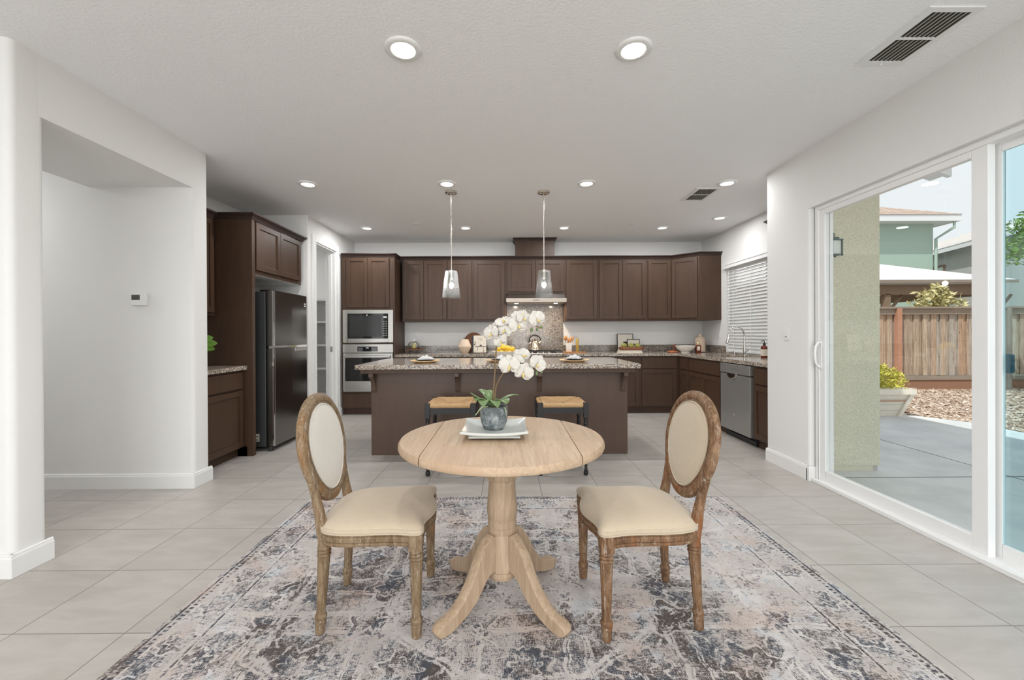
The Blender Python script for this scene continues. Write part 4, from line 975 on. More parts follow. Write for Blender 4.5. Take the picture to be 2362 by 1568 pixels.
def spline(P_, k=8):
    P_ = [Vector(p) for p in P_]; P_ = [P_[0]*2-P_[1]]+P_+[P_[-1]*2-P_[-2]]; out = []
    for i in range(1, len(P_)-2):
        a_, b__, c_, d_ = P_[i-1:i+3]
        for j in range(k):
            q_ = j/k; out.append(.5*((2*b__)+(c_-a_)*q_+(2*a_-5*b__+4*c_-d_)*q_*q_+(3*b__-a_-3*c_+d_)*q_**3))
    return out+[P_[-2]]
st1 = [(1138, 938, 1.985), (1139, 900, 1.985), (1142, 850, 1.985), (1145, 805, 1.985), (1150, 783, 1.985), (1162, 765, 1.975), (1178, 751, 1.965), (1200, 741, 1.96), (1226, 742, 1.955), (1237, 752, 1.95), (1250, 757, 1.95)]
st2 = [(1142, 938, 1.975), (1143, 900, 1.975), (1149, 880, 1.965), (1160, 862, 1.95), (1178, 845, 1.94), (1200, 838, 1.935), (1225, 845, 1.93), (1240, 855, 1.93), (1250, 857, 1.93)]
st3 = [(1148, 790, 1.985), (1150, 775, 1.985), (1152, 762, 1.985), (1151, 752, 1.985)]
for s_, r in ((st1, .0036), (st2, .0032), (st3, .0026)):
    obj('stem', MB().tube(spline([at(*p) for p in s_]), r, 8), 'stem', t, 60)
obj('support_stake', MB().tube([at(1134, 938, 1.99), at(1146, 790, 1.99)], .0016, 6), 'stem', t, 60)
def petal_m(m, c, D, S, N, L, w, curl=.15, n=6):
    vs_ = []; k = 5
    for i in range(n+1):
        q_ = i/n; ww = w*math.sin(PI*(.10+.85*q_))**.75*(1.0 if q_ > 0 else .4)
        for j in range(k):
            e = -1+2*j/(k-1); vs_.append(c+D*(L*q_)+S*(ww*e)+N*(curl*L*(q_*q_-.6*q_)+.10*ww*(1-e*e)+.004*math.sin(e*4+q_*5)))
    return m.add(vs_, [(i*k+j, i*k+j+1, (i+1)*k+j+1, (i+1)*k+j) for i in range(n) for j in range(k-1)])
def flower(c, face, size, roll):
    c = Vector(c); N = Vector(face).normalized(); R_ = N.cross(ZA).normalized(); Uu = R_.cross(N).normalized()
    rot = Matrix.Rotation(roll, 3, N); R_, Uu = rot @ R_, rot @ Uu; m = MB()
    for a, L, w in ((90, .52, .23), (215, .50, .22), (325, .50, .22)):
        D = R_*math.cos(math.radians(a))+Uu*math.sin(math.radians(a)); petal_m(m, c-N*.002, D, D.cross(N), N, L*size, w*size, .10)
    for a in (12, 168):
        D = R_*math.cos(math.radians(a))+Uu*math.sin(math.radians(a)); petal_m(m, c+N*.001, D, D.cross(N), N, .54*size, .36*size, .12)
    f = obj('flower', m, 'petal', t, 60, solid=.0008)
    l = MB().ball(c+N*.006-Uu*.10*size, .06*size, 10, 7, (1, 1, 1.2)); l.tube([c+N*.006-Uu*.10*size, c+N*.02-Uu*.24*size, c+N*.01-Uu*.27*size], [.04*size, .042*size, .015*size], 8)
    obj('lip', l, 'lip', f, 60)
V = Vector
for px, py, Yd, fc, sz, ro in (
    (1133, 768, 1.95, (-.55, -.8, .1), .080, .2), (1141, 752, 1.975, (-.7, -.3, .55), .070, -.4), (1154, 787, 1.945, (-.2, -1, -.3), .062, .5), (1163, 741, 1.955, (-.2, -.5, .8), .085, .3),
    (1165, 760, 1.94, (-.35, -1, .2), .075, -.2), (1195, 748, 1.935, (.3, -1, .1), .088, .15), (1199, 728, 1.96, (.1, -.55, .75), .080, .5), (1208, 733, 1.94, (.5, -.9, .3), .078, -.3), (1238, 735, 1.93, (.35, -1, .1), .078, .45),
    (1175, 842, 1.90, (-.25, -1, .05), .094, .1), (1208, 858, 1.905, (.15, -1, -.15), .088, -.3), (1204, 820, 1.93, (.2, -.7, .6), .084, .7), (1240, 838, 1.905, (.45, -1, .1), .082, -.55)):
    flower(at(px, py, Yd), fc, sz, ro)
for px, py, Yd, r in ((1226, 761, 1.95, .0085), (1239, 760, 1.95, .0065), (1249, 754, 1.945, .006), (1238, 861, 1.925, .0085), (1249, 857, 1.92, .007), (1252, 845, 1.925, .0055), (1231, 856, 1.93, .006)):
    obj('bud', MB().ball(at(px, py, Yd), r, 10, 8, (.85, .85, 1.25)), 'leaf', t, 60)

# ================================================================== ISLAND TABLEWARE
ZI = .924
def place_setting(x, y, ang, where):
    t = thing('charger_plate', 'round wood charger plate '+where, 'plate', (x, y, ZI), 0, 'charger plates')
    obj('plate', MB().lathe([(.10, 0), (.105, .004), (.150, .017), (.158, .021), (.156, .025), (.110, .020), (.002, .019)], (x, y, ZI), 48), 'charger', t, 40)
    t = thing('dark_plate', 'charcoal plate on the charger '+where, 'plate', (x, y, ZI+.022), 0, 'charcoal plates')
    obj('plate', MB().lathe([(.06, 0), (.065, .002), (.104, .009), (.106, .012), (.07, .006), (.002, .005)], (x, y, ZI+.0225), 40), 'darkplate', t, 40)
    t = thing('napkin', 'striped napkin on the plate '+where, 'napkin', (x, y, ZI+.03), 0, 'striped napkins')
    m = MB(); rr = Matrix.Translation((x, y, ZI+.031)) @ Matrix.Rotation(ang, 4, 'Z'); n = 14
    for L_, w_, z0, hh_, off in ((.085, .040, .0, .034, 0), (.070, .030, .004, .042, -.015), (.060, .022, .0, .030, .022)):
        top = []
        for i in range(n+1):
            for j in range(9):
                u, v = -1+2*i/n, -1+j/4
                z_ = z0+hh_*max(0, (1-abs(v)**1.6))*(.35+.65*math.cos(u*1.35)**2)*(1+.25*math.sin(9*u+3*v))
                top.append(rr @ Vector((u*L_, v*w_+off+.008*math.sin(4*u), z_)))
        m.add(top, [(i*9+j, (i+1)*9+j, (i+1)*9+j+1, i*9+j+1) for i in range(n) for j in range(8)])
    obj('cloth', m, 'napkin', t, 60, solid=.0015)
place_setting(-.865, 4.40, .3, 'at the island end toward the oven')
place_setting(-.075, 4.42, 1.1, 'half hidden behind the orchid flowers')
place_setting(.712, 4.40, -.5, 'at the island end toward the sliding door')
bx, by = -.02, 4.84
t = thing('fruit_bowl', 'white scalloped bowl of lemons on the island behind the orchid', 'bowl', (bx, by, ZI))
obj('bowl', MB().lathe([(.06, 0), (.075, .004), (.11, .03), (.145, .068), (.166, .098), (.160, .1), (.138, .068), (.10, .034), (.002, .012)], (bx, by, ZI), 60, fn=lambda a: 1+.035*math.cos(10*a)), 'ceramic', t, 60)
lem = None; rnd = random.Random(5)
spots = [(-.105, -.03, .085), (-.05, -.085, .088), (.0, .085, .088), (.05, -.075, .085), (.105, -.01, .088), (.06, .06, .09), (-.06, .06, .09), (0, 0, .10), (-.075, -.01, .132), (-.025, -.035, .150), (.035, -.02, .140), (.085, -.03, .128), (-.035, .03, .160)]
for i, (x, y, z) in enumerate(spots):
    if lem is None:
        lem = obj('lemon', MB().lathe([(.001, -.043), (.006, -.040), (.012, -.035), (.024, -.022), (.0295, 0), (.025, .020), (.013, .034), (.007, .038), (.001, .041)], seg=18), 'lemon', None, 60, world=False); o = lem
    else: o = lem.copy(); C.objects.link(o)
    o.location = (bx+x*.92, by+y*.92, ZI+z-.004); o.rotation_euler = (rnd.uniform(1.0, 2.0), rnd.uniform(-.5, .5), rnd.uniform(0, 6))
    if i >= 8: lbl = ('yellow lemon on top of the bowl, '+['nearest the orchid stem', 'at the peak, second from the orchid stem', 'just right of the peak', 'at the door end of the heap', 'at the very top and back of the heap'][i-8])
    else: lbl = 'yellow lemon down inside the scalloped bowl'
    tag(o, lbl, 'lemon', 'lemons in the bowl')

# ================================================================== BACK COUNTER OBJECTS
ZC = .916
def on(px, Y): return at(px, 800, Y).x
# cake stand with cloche and pear
x0, y0 = on(955, 6.66), 6.66
t = thing('cake_stand', 'small wooden cake stand with black wire legs on the back counter', 'cake stand', (x0, y0, ZC))
obj('board', MB().lathe([(.125, .055), (.132, .058), (.132, .068), (.125, .07)], (x0, y0, ZC), 40), 'walnut', t, 40)
for k in range(4):
    a = PI/4+k*PI/2; dx, dy = math.cos(a), math.sin(a)
    obj('leg', MB().tube([(x0+dx*.07, y0+dy*.07, ZC+.055), (x0+dx*.10, y0+dy*.10, ZC+.03), (x0+dx*.10, y0+dy*.10, ZC), ], .004, 6), 'black', t)
t = thing('glass_cloche', 'clear glass dome with a ring handle over the pear', 'cloche', (x0, y0, ZC+.07))
obj('dome', MB().lathe([(.103, 0), (.102, .04), (.094, .075), (.075, .103), (.045, .121), (.012, .128), (.001, .128)], (x0, y0, ZC+.071), 40, cap=False), 'cloche', t, 60, solid=.003)
obj('handle', MB().tube([(x0+.018*math.cos(a), y0, ZC+.216+.018*math.sin(a)) for a in (-PI/2+2*PI*k/14 for k in range(15))], .005, 8), 'chrome', t, 60)
tag(obj('pear', MB().lathe([(.012, 0), (.03, .008), (.036, .03), (.032, .052), (.020, .075), (.014, .092), (.006, .102), (.001, .104)], (x0, y0, ZC+.071), 22), 'pear', smooth=60), 'single golden-green pear under the glass cloche', 'pear')
# faceted vase
x0, y0 = on(1072, 6.62), 6.62
t = thing('vase', 'blush faceted stoneware vase with a wide waist on the back counter', 'vase', (x0, y0, ZC))
obj('body', MB().lathe([(.055, 0), (.060, .004), (.108, .10), (.110, .108), (.108, .115), (.062, .215), (.056, .222), (.050, .222), (.05, .2)], (x0, y0, ZC), 44), 'matte_ceramic', t, 25)
# round board leaning on the wall
x0 = on(1093, 6.86); rb = Matrix.Translation((x0, 6.862, ZC+.168)) @ Matrix.Rotation(PI/2-.13, 4, 'X')
tag(obj('round_board', MB().lathe([(.155, -.008), (.163, -.004), (.163, .004), (.155, .008)], (0, 0, 0), 48).xf(rb), 'walnut', smooth=40), 'round dark wood serving board leaning on the wall behind the cookbook', 'cutting board')
# cookbook on wire stand
x0, y0 = on(1106, 6.58), 6.58; w_ = .105
t = thing('cookbook', 'upright cream cookbook with a dark spine beside the faceted vase', 'book', (x0, y0, ZC))
rk = Matrix.Translation((x0, y0, ZC+.012)) @ Matrix.Rotation(-.12, 4, 'X')
obj('pages', MB().box(-w_+.006, w_-.002, -.010, .012, .002, .268).xf(rk), 'paper', t)
obj('cover', MB().box(-w_+.012, w_, -.014, -.011, 0, .27).box(-w_+.012, w_, .012, .015, 0, .27).xf(rk), 'cover', t)
obj('spine', MB().box(-w_-.018, -w_+.012, -.014, .015, 0, .27).xf(rk), 'bookspine', t)
k = MB()
for i, (a_, b_) in enumerate(((-.03, .05), (.0, .055))): k.tube([(a_+(b_-a_)*q_/8, -.0155, .218-.022*i+.004*math.sin(q_*2.2)) for q_ in range(9)], .0016, 5)
obj('cover_title', k.xf(rk), simple('faded_script', lin(168, 140, 128), .7), t)
k = MB().tube([(-.06, -.0155, .175), (-.072, -.0155, .165), (-.068, -.0155, .145), (-.078, -.0155, .125), (-.070, -.0155, .11)], [.003, .006, .004, .009, .004], 6)
k.box(-.07, .10, -.0165, -.014, .090, .096).box(-.03, -.026, -.0165, -.014, .02, .09).box(.06, .064, -.0165, -.014, .02, .09).ball((.02, -.0155, .112), .014, 8, 6, (1.5, .15, .8))
obj('cover_drawing', k.xf(rk), 'ink', t)
t = thing('book_stand', 'thin black wire stand holding the cookbook', 'book stand', (x0, y0, ZC))
obj('wire', MB().tube([(x0-.07, y0-.035, ZC+.045), (x0-.07, y0-.035, ZC+.004), (x0-.07, y0+.08, ZC+.004), (x0-.03, y0+.07, ZC+.18), (x0+.03, y0+.07, ZC+.18), (x0+.07, y0+.08, ZC+.004), (x0+.07, y0-.035, ZC+.004), (x0+.07, y0-.035, ZC+.045)], .003, 6), 'black', t)
# gas cooktop
t = thing('gas_cooktop', 'stainless gas cooktop with black grates set into the back counter', 'cooktop', (.47, 6.58, ZC))
obj('steel_pan', MB().prism(rrect(.085, .86, 6.34, 6.84, .02), ZC, ZC+.008), 'steel', t)
for gx in (.22, .47, .73):
    g = MB()
    for yy in (6.42, 6.60, 6.78): g.box(gx-.115, gx+.115, yy-.005, yy+.005, ZC+.028, ZC+.040)
    for xx in (-.11, 0, .11): g.box(gx+xx-.005, gx+xx+.005, 6.42, 6.78, ZC+.028, ZC+.040)
    for xx in (-.11, .11):
        for yy in (6.42, 6.78): g.box(gx+xx-.006, gx+xx+.006, yy-.006, yy+.006, ZC+.008, ZC+.03)
    obj('grate', g, 'black', t)
for bx_, by_ in ((.22, 6.49), (.22, 6.71), (.47, 6.60), (.73, 6.49), (.73, 6.71)): obj('burner', MB().lathe([(.045, .008), (.045, .016), (.03, .018), (.03, .024), (.001, .024)], (bx_, by_, ZC), 20), 'black', t, 40)
for i in range(5): obj('knob', MB().lathe([(.017, .008), (.015, .026), (.001, .027)], (.30+i*.085, 6.365, ZC), 14), 'steel', t, 40)
# kettle
x0, y0, z0 = on(1234, 6.60), 6.60, ZC+.040
t = thing('tea_kettle', 'warm polished conical kettle with a black arched handle on the cooktop', 'kettle', (x0, y0, z0))
obj('body', MB().lathe([(.088, 0), (.096, .006), (.097, .016), (.090, .028), (.078, .07), (.063, .12), (.055, .14), (.046, .152), (.03, .158), (.001, .160)], (x0, y0, z0), 40), 'kettle', t, 40)
obj('lid_knob', MB().lathe([(.006, .158), (.006, .166), (.014, .172), (.010, .182), (.001, .184)], (x0, y0, z0), 16), 'black', t, 50)
obj('spout', MB().tube([(x0+.055, y0, z0+.10), (x0+.085, y0, z0+.13), (x0+.108, y0, z0+.155)], [.024, .018, .012], 14), 'kettle', t, 50)
hp = [(x0+.092*math.cos(a), y0, z0+.155+.088*math.sin(a)) for a in (-.12*PI+1.24*PI*k_/18 for k_ in range(19))]
obj('handle', MB().tube(hp, .011, 10), 'black', t, 60)
obj('handle_bracket', MB().box(x0+.052, x0+.090, y0-.006, y0+.006, z0+.118, z0+.128).box(x0-.090, x0-.052, y0-.006, y0+.006, z0+.118, z0+.128), 'kettle', t)
# crock, utensils, oil bottle, board
x0, y0 = on(1312, 6.62), 6.62
t = thing('serving_board', 'small oak serving board with a handle under the utensil crock', 'cutting board', (x0+.08, y0-.02, ZC))
obj('board', MB().prism(rrect(x0-.075, x0+.21, y0-.09, y0+.07, .02), ZC, ZC+.018).prism(rrect(x0+.20, x0+.27, y0-.035, y0+.015, .015), ZC, ZC+.018), 'acacia', t, bevel=.003)
t = thing('utensil_crock', 'square white stoneware crock on the serving board', 'crock', (x0, y0, ZC+.018))
obj('crock', MB().stack(rrect(x0-.045, x0+.045, y0-.045, y0+.045, .01), [(ZC+.0185, .004), (ZC+.024, 0), (ZC+.150, 0), (ZC+.152, .004), (ZC+.150, .012), (ZC+.03, .012)]), 'ceramic', t, 40)
for i, (dx, dy, hgt, w2, lb) in enumerate(((-.055, 0, .26, .026, 'leaning furthest toward the kettle'), (-.03, .01, .275, .016, 'with a slim bowl, second from the kettle'), (.0, .015, .23, .018, 'standing lowest in the middle of the crock'), (.03, -.01, .25, .027, 'with a broad bowl, beside the oil bottle'), (.068, .005, .262, .014, 'leaning furthest toward the oil bottle'))):
    tag(obj('wooden_spoon', MB().tube([(x0+dx*.3, y0+dy*.3, ZC+.05), (x0+dx*.8, y0+dy, ZC+hgt-.085), (x0+dx*.95, y0+dy, ZC+hgt-.06), (x0+dx*1.1, y0+dy, ZC+hgt-.035), (x0+dx*1.2, y0+dy, ZC+hgt-.008), (x0+dx*1.22, y0+dy, ZC+hgt)], [.006, .007, w2*1.3, w2*1.6, w2*1.5, w2*.8], 12, flat=.45), 'utensil', smooth=60), 'wooden kitchen utensil '+lb, 'wooden spoon', 'utensils in the crock')
x1 = on(1331.5, 6.62)
t = thing('oil_bottle', 'slim golden oil bottle with a pour spout beside the utensil crock', 'bottle', (x1, y0, ZC+.018))
obj('bottle', MB().lathe([(.020, 0), (.0215, .003), (.0215, .175), (.019, .19), (.010, .205), (.008, .215), (.008, .222)], (x1, y0, ZC+.0185), 22), 'oil', t, 40)
obj('pourer', MB().tube([(x1, y0, ZC+.238), (x1-.002, y0, ZC+.252), (x1-.008, y0, ZC+.266)], [.007, .005, .002], 8), 'steel', t, 60)
# picture frames
def frame(px0, px1, ztop, Y, lean, label, art):
    xa, xb = on(px0, Y), on(px1, Y); w2 = (xb-xa)/2; t = thing('picture_frame', label, 'picture frame', ((xa+xb)/2, Y, ZC))
    r_ = Matrix.Translation(((xa+xb)/2, Y, ZC)) @ Matrix.Rotation(-lean, 4, 'X'); hgt = ztop-ZC
    obj('frame', panel_ring(MB(), -w2, w2, 0, hgt, .008, -.009, .009).box(-w2+.004, w2-.004, .004, .009, .004, hgt-.004).xf(r_), 'bookspine', t)
    obj('mat_board', MB().box(-w2+.008, w2-.008, 0, .004, .008, hgt-.008).xf(r_), 'paper', t)
    obj('print', MB().box(*art[:2], -.002, 0, *art[2:]).xf(r_), 'ink', t)
frame(1424, 1461, 1.215, 6.83, .09, 'larger black-framed print leaning on the wall behind the fruit board', (-.03, .035, .09, .17))
frame(1447, 1476, 1.125, 6.79, .09, 'smaller black-framed print overlapping the larger one', (-.045, .035, .105, .135))
xa, xb = on(1427, 6.58), on(1478, 6.58)
for i, (z_, lb) in enumerate(((0, 'lower of the two cream books under the fruit board'), (.019, 'upper of the two cream books under the fruit board'))):
    t = thing('flat_book', lb, 'book', ((xa+xb)/2, 6.60, ZC+z_), 0, 'books under the fruit board')
    obj('cover', MB().box(xa+.01*i, xb-.01*i, 6.49, 6.69, ZC+z_, ZC+z_+.002).box(xa+.01*i, xb-.01*i, 6.49, 6.69, ZC+z_+.0165, ZC+z_+.0185).box(xa+.01*i, xb-.01*i, 6.687, 6.69, ZC+z_, ZC+z_+.0185), 'cover', t)
    obj('pages', MB().box(xa+.01*i+.003, xb-.01*i-.003, 6.493, 6.687, ZC+z_+.002, ZC+z_+.0165), 'paper', t)
xc = (on(1426, 6.58)+on(1487, 6.58))/2
t = thing('dough_bowl', 'long carved dark wood tray of green fruit on two flat books', 'tray', (xc, 6.59, ZC+.038))
obj('tray', MB().stack(rrect(xc-.20, xc+.20, 6.51, 6.67, .05), [(ZC+.0385, .05), (ZC+.045, .02), (ZC+.085, 0), (ZC+.088, .004), (ZC+.06, .035), (ZC+.055, .05)]), 'walnut', t, 50)
obj('handle', MB().box(xc+.19, xc+.245, 6.565, 6.615, ZC+.075, ZC+.086), 'walnut', t, bevel=.004)
for i, (dx, lb) in enumerate(((-.115, 'nearest the larger picture frame'), (-.005, 'in the middle of the wooden tray'), (.10, 'nearest the tray handle'))):
    c_ = (xc+dx, 6.585, ZC+.100); m = MB().ball(c_, .042, 16, 10, (1, 1, .95)); rnd = random.Random(i)
    for k_ in range(26):
        a, e = rnd.uniform(0, 2*PI), rnd.uniform(-.2, 1.4); d_ = Vector((math.cos(a)*math.cos(e), math.sin(a)*math.cos(e), math.sin(e)))
        m.ball(Vector(c_)+d_*.038, .013, 7, 5, (1, 1, 1.2))
    tag(obj('artichoke', m, 'artichoke', smooth=60), 'knobbly green artichoke '+lb, 'artichoke', 'artichokes on the wooden tray')
# bowl, cloth, jug, amber bottle
x0, y0 = on(1581, 6.42), 6.42
t = thing('serving_bowl', 'wide cream footed bowl in the counter corner', 'bowl', (x0, y0, ZC))
obj('bowl', MB().lathe([(.06, 0), (.064, .004), (.058, .014), (.085, .03), (.125, .065), (.150, .108), (.146, .110), (.118, .068), (.07, .032), (.001, .024)], (x0, y0, ZC), 48), 'ceramic', t, 50)
x1 = on(1551, 6.52)
tag(obj('folded_cloth', MB().stack(rrect(x1-.07, x1+.08, 6.46, 6.58, .03), [(ZC, .01), (ZC+.008, 0), (ZC+.02, .002), (ZC+.026, .02), (ZC+.03, .05)]), 'rust', smooth=60), 'small folded terracotta cloth beside the cream bowl', 'cloth')
t = thing('bead_garland', 'short strand of rust and wood beads beside the cream bowl', 'bead garland', (x1+.06, 6.55, ZC))
m = MB()
for i in range(7): m.ball((x1+.055+.012*math.sin(i*1.3), 6.60-.004*i, ZC+.04+.014*i), .011, 10, 7)
obj('beads', m, 'bread', t, 60)
x0, y0 = on(1615, 6.60), 6.60
t = thing('coaster_tray', 'round white plate under the tall jug in the corner', 'plate', (x0, y0, ZC))
obj('plate', MB().lathe([(.06, 0), (.10, .010), (.112, .018), (.110, .021), (.06, .012), (.001, .012)], (x0, y0, ZC), 40), 'ceramic', t, 40)
t = thing('jug', 'tall cream bottle-shaped jug in the counter corner', 'jug', (x0, y0, ZC+.012))
obj('body', MB().lathe([(.068, 0), (.075, .005), (.077, .02), (.077, .19), (.070, .212), (.045, .232), (.026, .24), (.023, .25), (.025, .275), (.022, .28), (.001, .28)], (x0, y0, ZC+.0125), 40), 'matte_ceramic', t, 40)
x1 = on(1610, 6.36)
t = thing('amber_bottle', 'square amber bottle with a pale label and gold stopper in front of the jug', 'bottle', (x1, 6.36, ZC))
obj('bottle', MB().stack(rrect(x1-.04, x1+.04, 6.335, 6.385, .006), [(ZC, .003), (ZC+.004, 0), (ZC+.118, 0), (ZC+.126, .008)]), 'amber', t, 40)
obj('label', MB().box(x1-.024, x1+.018, 6.333, 6.3345, ZC+.04, ZC+.10), 'paper', t)
obj('stopper', MB().lathe([(.009, .124), (.009, .136), (.018, .140), (.020, .15), (.014, .164), (.001, .168)], (x1, 6.36, ZC), 18), 'brass', t, 50)
x1, y1 = on(1763, 5.06), 5.06
t = thing('soap_dispenser', 'amber pump soap bottle with a cream label on the window counter', 'soap bottle', (x1, y1, ZC))
obj('bottle', MB().lathe([(.036, 0), (.039, .004), (.039, .115), (.034, .135), (.016, .15), (.015, .156)], (x1, y1, ZC), 28), 'amber', t, 40)
obj('label', MB().lathe([(.0396, .025), (.0396, .105)], (x1, y1, ZC), 28, cap=False), 'cover', t, 40)
obj('pump', MB().lathe([(.016, .154), (.016, .176), (.006, .180), (.005, .205), (.001, .206)], (x1, y1, ZC), 16).tube([(x1, y1, ZC+.205), (x1-.012, y1, ZC+.21), (x1-.045, y1-.005, ZC+.20)], .005, 8), 'black', t, 50)
t = thing('leafy_plant', 'bright green leafy plant on the short counter behind the wall corner', 'potted plant', (-2.99, 3.86, .916))
obj('pot', MB().lathe([(.05, 0), (.07, .11), (.066, .112), (.06, .1)], (-2.99, 3.86, .9165), 26), 'ceramic', t, 40)
rnd = random.Random(12)
obj('stem', MB().tube([(-2.99, 3.86, 1.0), (-2.96, 3.88, 1.10), (-2.93, 3.90, 1.16)], .004, 6), 'leafpale', t, 50)
for k_ in range(11):
    a = rnd.uniform(-PI, PI); r = rnd.uniform(.08, .12); b0 = Vector((-2.98, 3.87, 1.03+.010*k_)); tip = b0+Vector((math.cos(a)*r, math.sin(a)*r*.8, rnd.uniform(-.01, .06)))
    obj('leaf', leaf_mesh(b0, (b0+tip)/2+ZA*.035, tip, .032), 'plantleaf', t, 60, solid=.001)
for tx, ty in ((496, 806), (492, 778), (502, 792)):
    tip = at(tx, ty, 3.98); b0 = Vector((-2.96, 3.90, 1.13)); obj('leaf', leaf_mesh(b0, (b0+tip)/2+ZA*.02, tip, .042, up=-YA), 'plantleaf', t, 60, solid=.001)

# ================================================================== WALL PLATES, THERMOSTAT
def outlet(x, z, label, wall='back', y=None, kind='outlet', name='wall_outlet'):
    if wall == 'back': t = thing(name, label, 'outlet', (x, WB, z)); A, U_, N_ = Vector((x, WB-.0005, z)), XA, -YA
    else: t = thing(name, label, 'outlet' if kind == 'outlet' else 'light switch', (x, y, z)); A, U_, N_ = Vector((x-.0005, y, z)), -YA, -XA
    obj('cover_plate', MB().obox(A, U_, ZA, N_, -.037, .037, -.06, .06, 0, .005), 'whiteplastic', t, bevel=.002)
    if kind == 'outlet':
        for dz in (-.022, .022):
            f = obj('receptacle', MB().obox(A, U_, ZA, N_, -.017, .017, dz-.015, dz+.015, .005, .007), 'trim', t)
            obj('slot', MB().obox(A, U_, ZA, N_, -.008, -.005, dz-.002, dz+.008, .007, .0075).obox(A, U_, ZA, N_, .005, .008, dz-.002, dz+.008, .007, .0075), 'ink', f)
    else:
        obj('rocker', MB().obox(A, U_, ZA, N_, -.017, .017, -.033, .033, .005, .008), 'trim', t, bevel=.001)
        obj('dimmer_slot', MB().obox(A, U_, ZA, N_, -.010, .010, -.028, -.022, .008, .009), 'ink', t)
outlet(-1.485, 1.198, 'white wall outlet above the glass cloche')
outlet(1.371, 1.195, 'white wall outlet between the utensils and the picture frames')
outlet(2.277, 1.195, 'white wall outlet just right of the picture frames')
outlet(3.098, 1.198, 'white wall outlet in the corner behind the tall jug')
outlet(BAY, 1.198, 'white rocker switch between the corner and the kitchen window', 'right', 6.36, 'switch', 'light_switch')
outlet(WR, 1.212, 'white dimmer switch on the wall beside the sliding door', 'right', 3.70, 'switch', 'light_switch')
t = thing('thermostat', 'white wall thermostat with a small grey screen in the hallway', 'thermostat', (-2.93, 3.345, 1.514))
obj('case', MB().box(-2.99, -2.868, 3.318, 3.3445, 1.464, 1.562), 'whiteplastic', t, bevel=.004)
obj('screen', MB().box(-2.982, -2.918, 3.3165, 3.3185, 1.508, 1.548), 'screenlcd', t)
obj('button', MB().box(-2.975, -2.925, 3.3165, 3.3185, 1.488, 1.496), 'trim', t)

# ================================================================== OUTSIDE
ZG = -.05
struct('ground_patio', MB().prism([(2.66, -4), (6.5, -4), (6.5, 5.8), (6.0, 6.62), (2.66, 6.62)], ZG-.2, ZG), 'concrete')
# control joints
j = MB()
p, q_ = Vector((4.45, 5.05, ZG+.001)), Vector((4.50, 3.9, ZG+.001))
for a_, b_ in (((2.7, 3.62), (6.25, 3.62)), ((4.42, 3.62), (4.42, 6.6)), ((4.42, -4), (4.42, 3.62))):
    a_, b_ = Vector(a_), Vector(b_); d_ = (b_-a_).normalized(); n_ = Vector((-d_.y, d_.x))*.005
    j.prism([tuple(a_-n_), tuple(b_-n_), tuple(b_+n_), tuple(a_+n_)], ZG, ZG+.0015)
struct('trim_1', j, simple('joint_grey', lin(84, 90, 92), .9))  # joints drawn as thin dark grey strips
struct('ground_mulch', MB().prism([(6.5, -4), (40, -4), (40, 9.3), (2.66, 9.3), (2.66, 6.62), (6.0, 6.62), (6.5, 5.8)], ZG-.25, ZG-.02), 'bark')
struct('ground_lot', MB().box(-60, 120, -60, 120, ZG-.4, ZG-.26), simple('dry_ground', lin(150, 142, 130), .95, scale=.5))
m = MB(); rnd = random.Random(9)
for i in range(9000):
    Yc = rnd.uniform(3.2, 9.15); xlo = 6.53 if Yc < 5.8 else (6.53-(Yc-5.8)*.61 if Yc < 6.64 else 4.6); Xc = rnd.uniform(max(xlo, Yc*.86), min(13, Yc*1.30+.3)) if Yc*1.30+.3 > max(xlo, Yc*.86) else None
    if Xc is None: continue
    L_, w_, a = rnd.uniform(.02, .055), rnd.uniform(.006, .016), rnd.uniform(0, PI); U_ = Vector((math.cos(a), math.sin(a), rnd.uniform(-.35, .35))).normalized(); V_ = U_.cross(ZA).normalized(); N_ = V_.cross(U_).normalized()
    m.obox((Xc, Yc, ZG-.012+rnd.uniform(0, .015)), U_, V_, -N_, -L_, L_, -w_, w_, -.003, .003)
tag(obj('mulch_chips', m, 'chips'), 'loose bark mulch chips covering the bed in front of the fence', 'mulch', kind='stuff')
# house outside: exterior stucco face of the kitchen bay, added shade masses, eave
struct('wall_exterior_bay', MB().box(2.66, 3.42, 3.795, 3.81, .0, 3.1).box(2.66, 3.36, 3.80, 3.81, ZG, .0), 'stucco')
struct('wall_exterior_side', MB().box(2.6605, 2.672, DY1-.02, 3.795, ZG, 5.2).box(2.6605, 2.672, -5.2, DY0, ZG, 5.2).box(2.6605, 2.672, DY0, DY1-.02, DH, 5.2), 'stucco')
struct('shade_upper_storey', MB().box(-6.5, 2.66, -5.3, 3.80, CH+.21, 5.2).box(-6.5, 2.66, 3.81, 7.1, CH+.21, 5.2), 'stucco')  # unseen upper storey, added so its shadow covers the patio
struct('shade_roof_slab', MB().box(-7.0, 3.15, -5.9, 7.7, 5.2, 5.4).box(2.66, 3.75, 3.70, 7.4, 3.1, 3.2), 'fascia')  # unseen roof, added; its eave edge sets where the patio shade ends
t = thing('eave', 'white boxed eave corner seen at the top of the sliding door', 'eave', (3.6, 3.75, 2.6))
obj('rake_board', MB().prism_axis([(2.70, 2.98), (3.90, 2.585), (3.90, 2.76), (2.70, 3.15)], 3.62, 3.66, 'y'), 'fascia', t)
obj('soffit', MB().prism_axis([(2.70, 3.00), (3.88, 2.605), (3.88, 2.64), (2.70, 3.04)], 3.66, 3.79, 'y'), 'fascia', t)
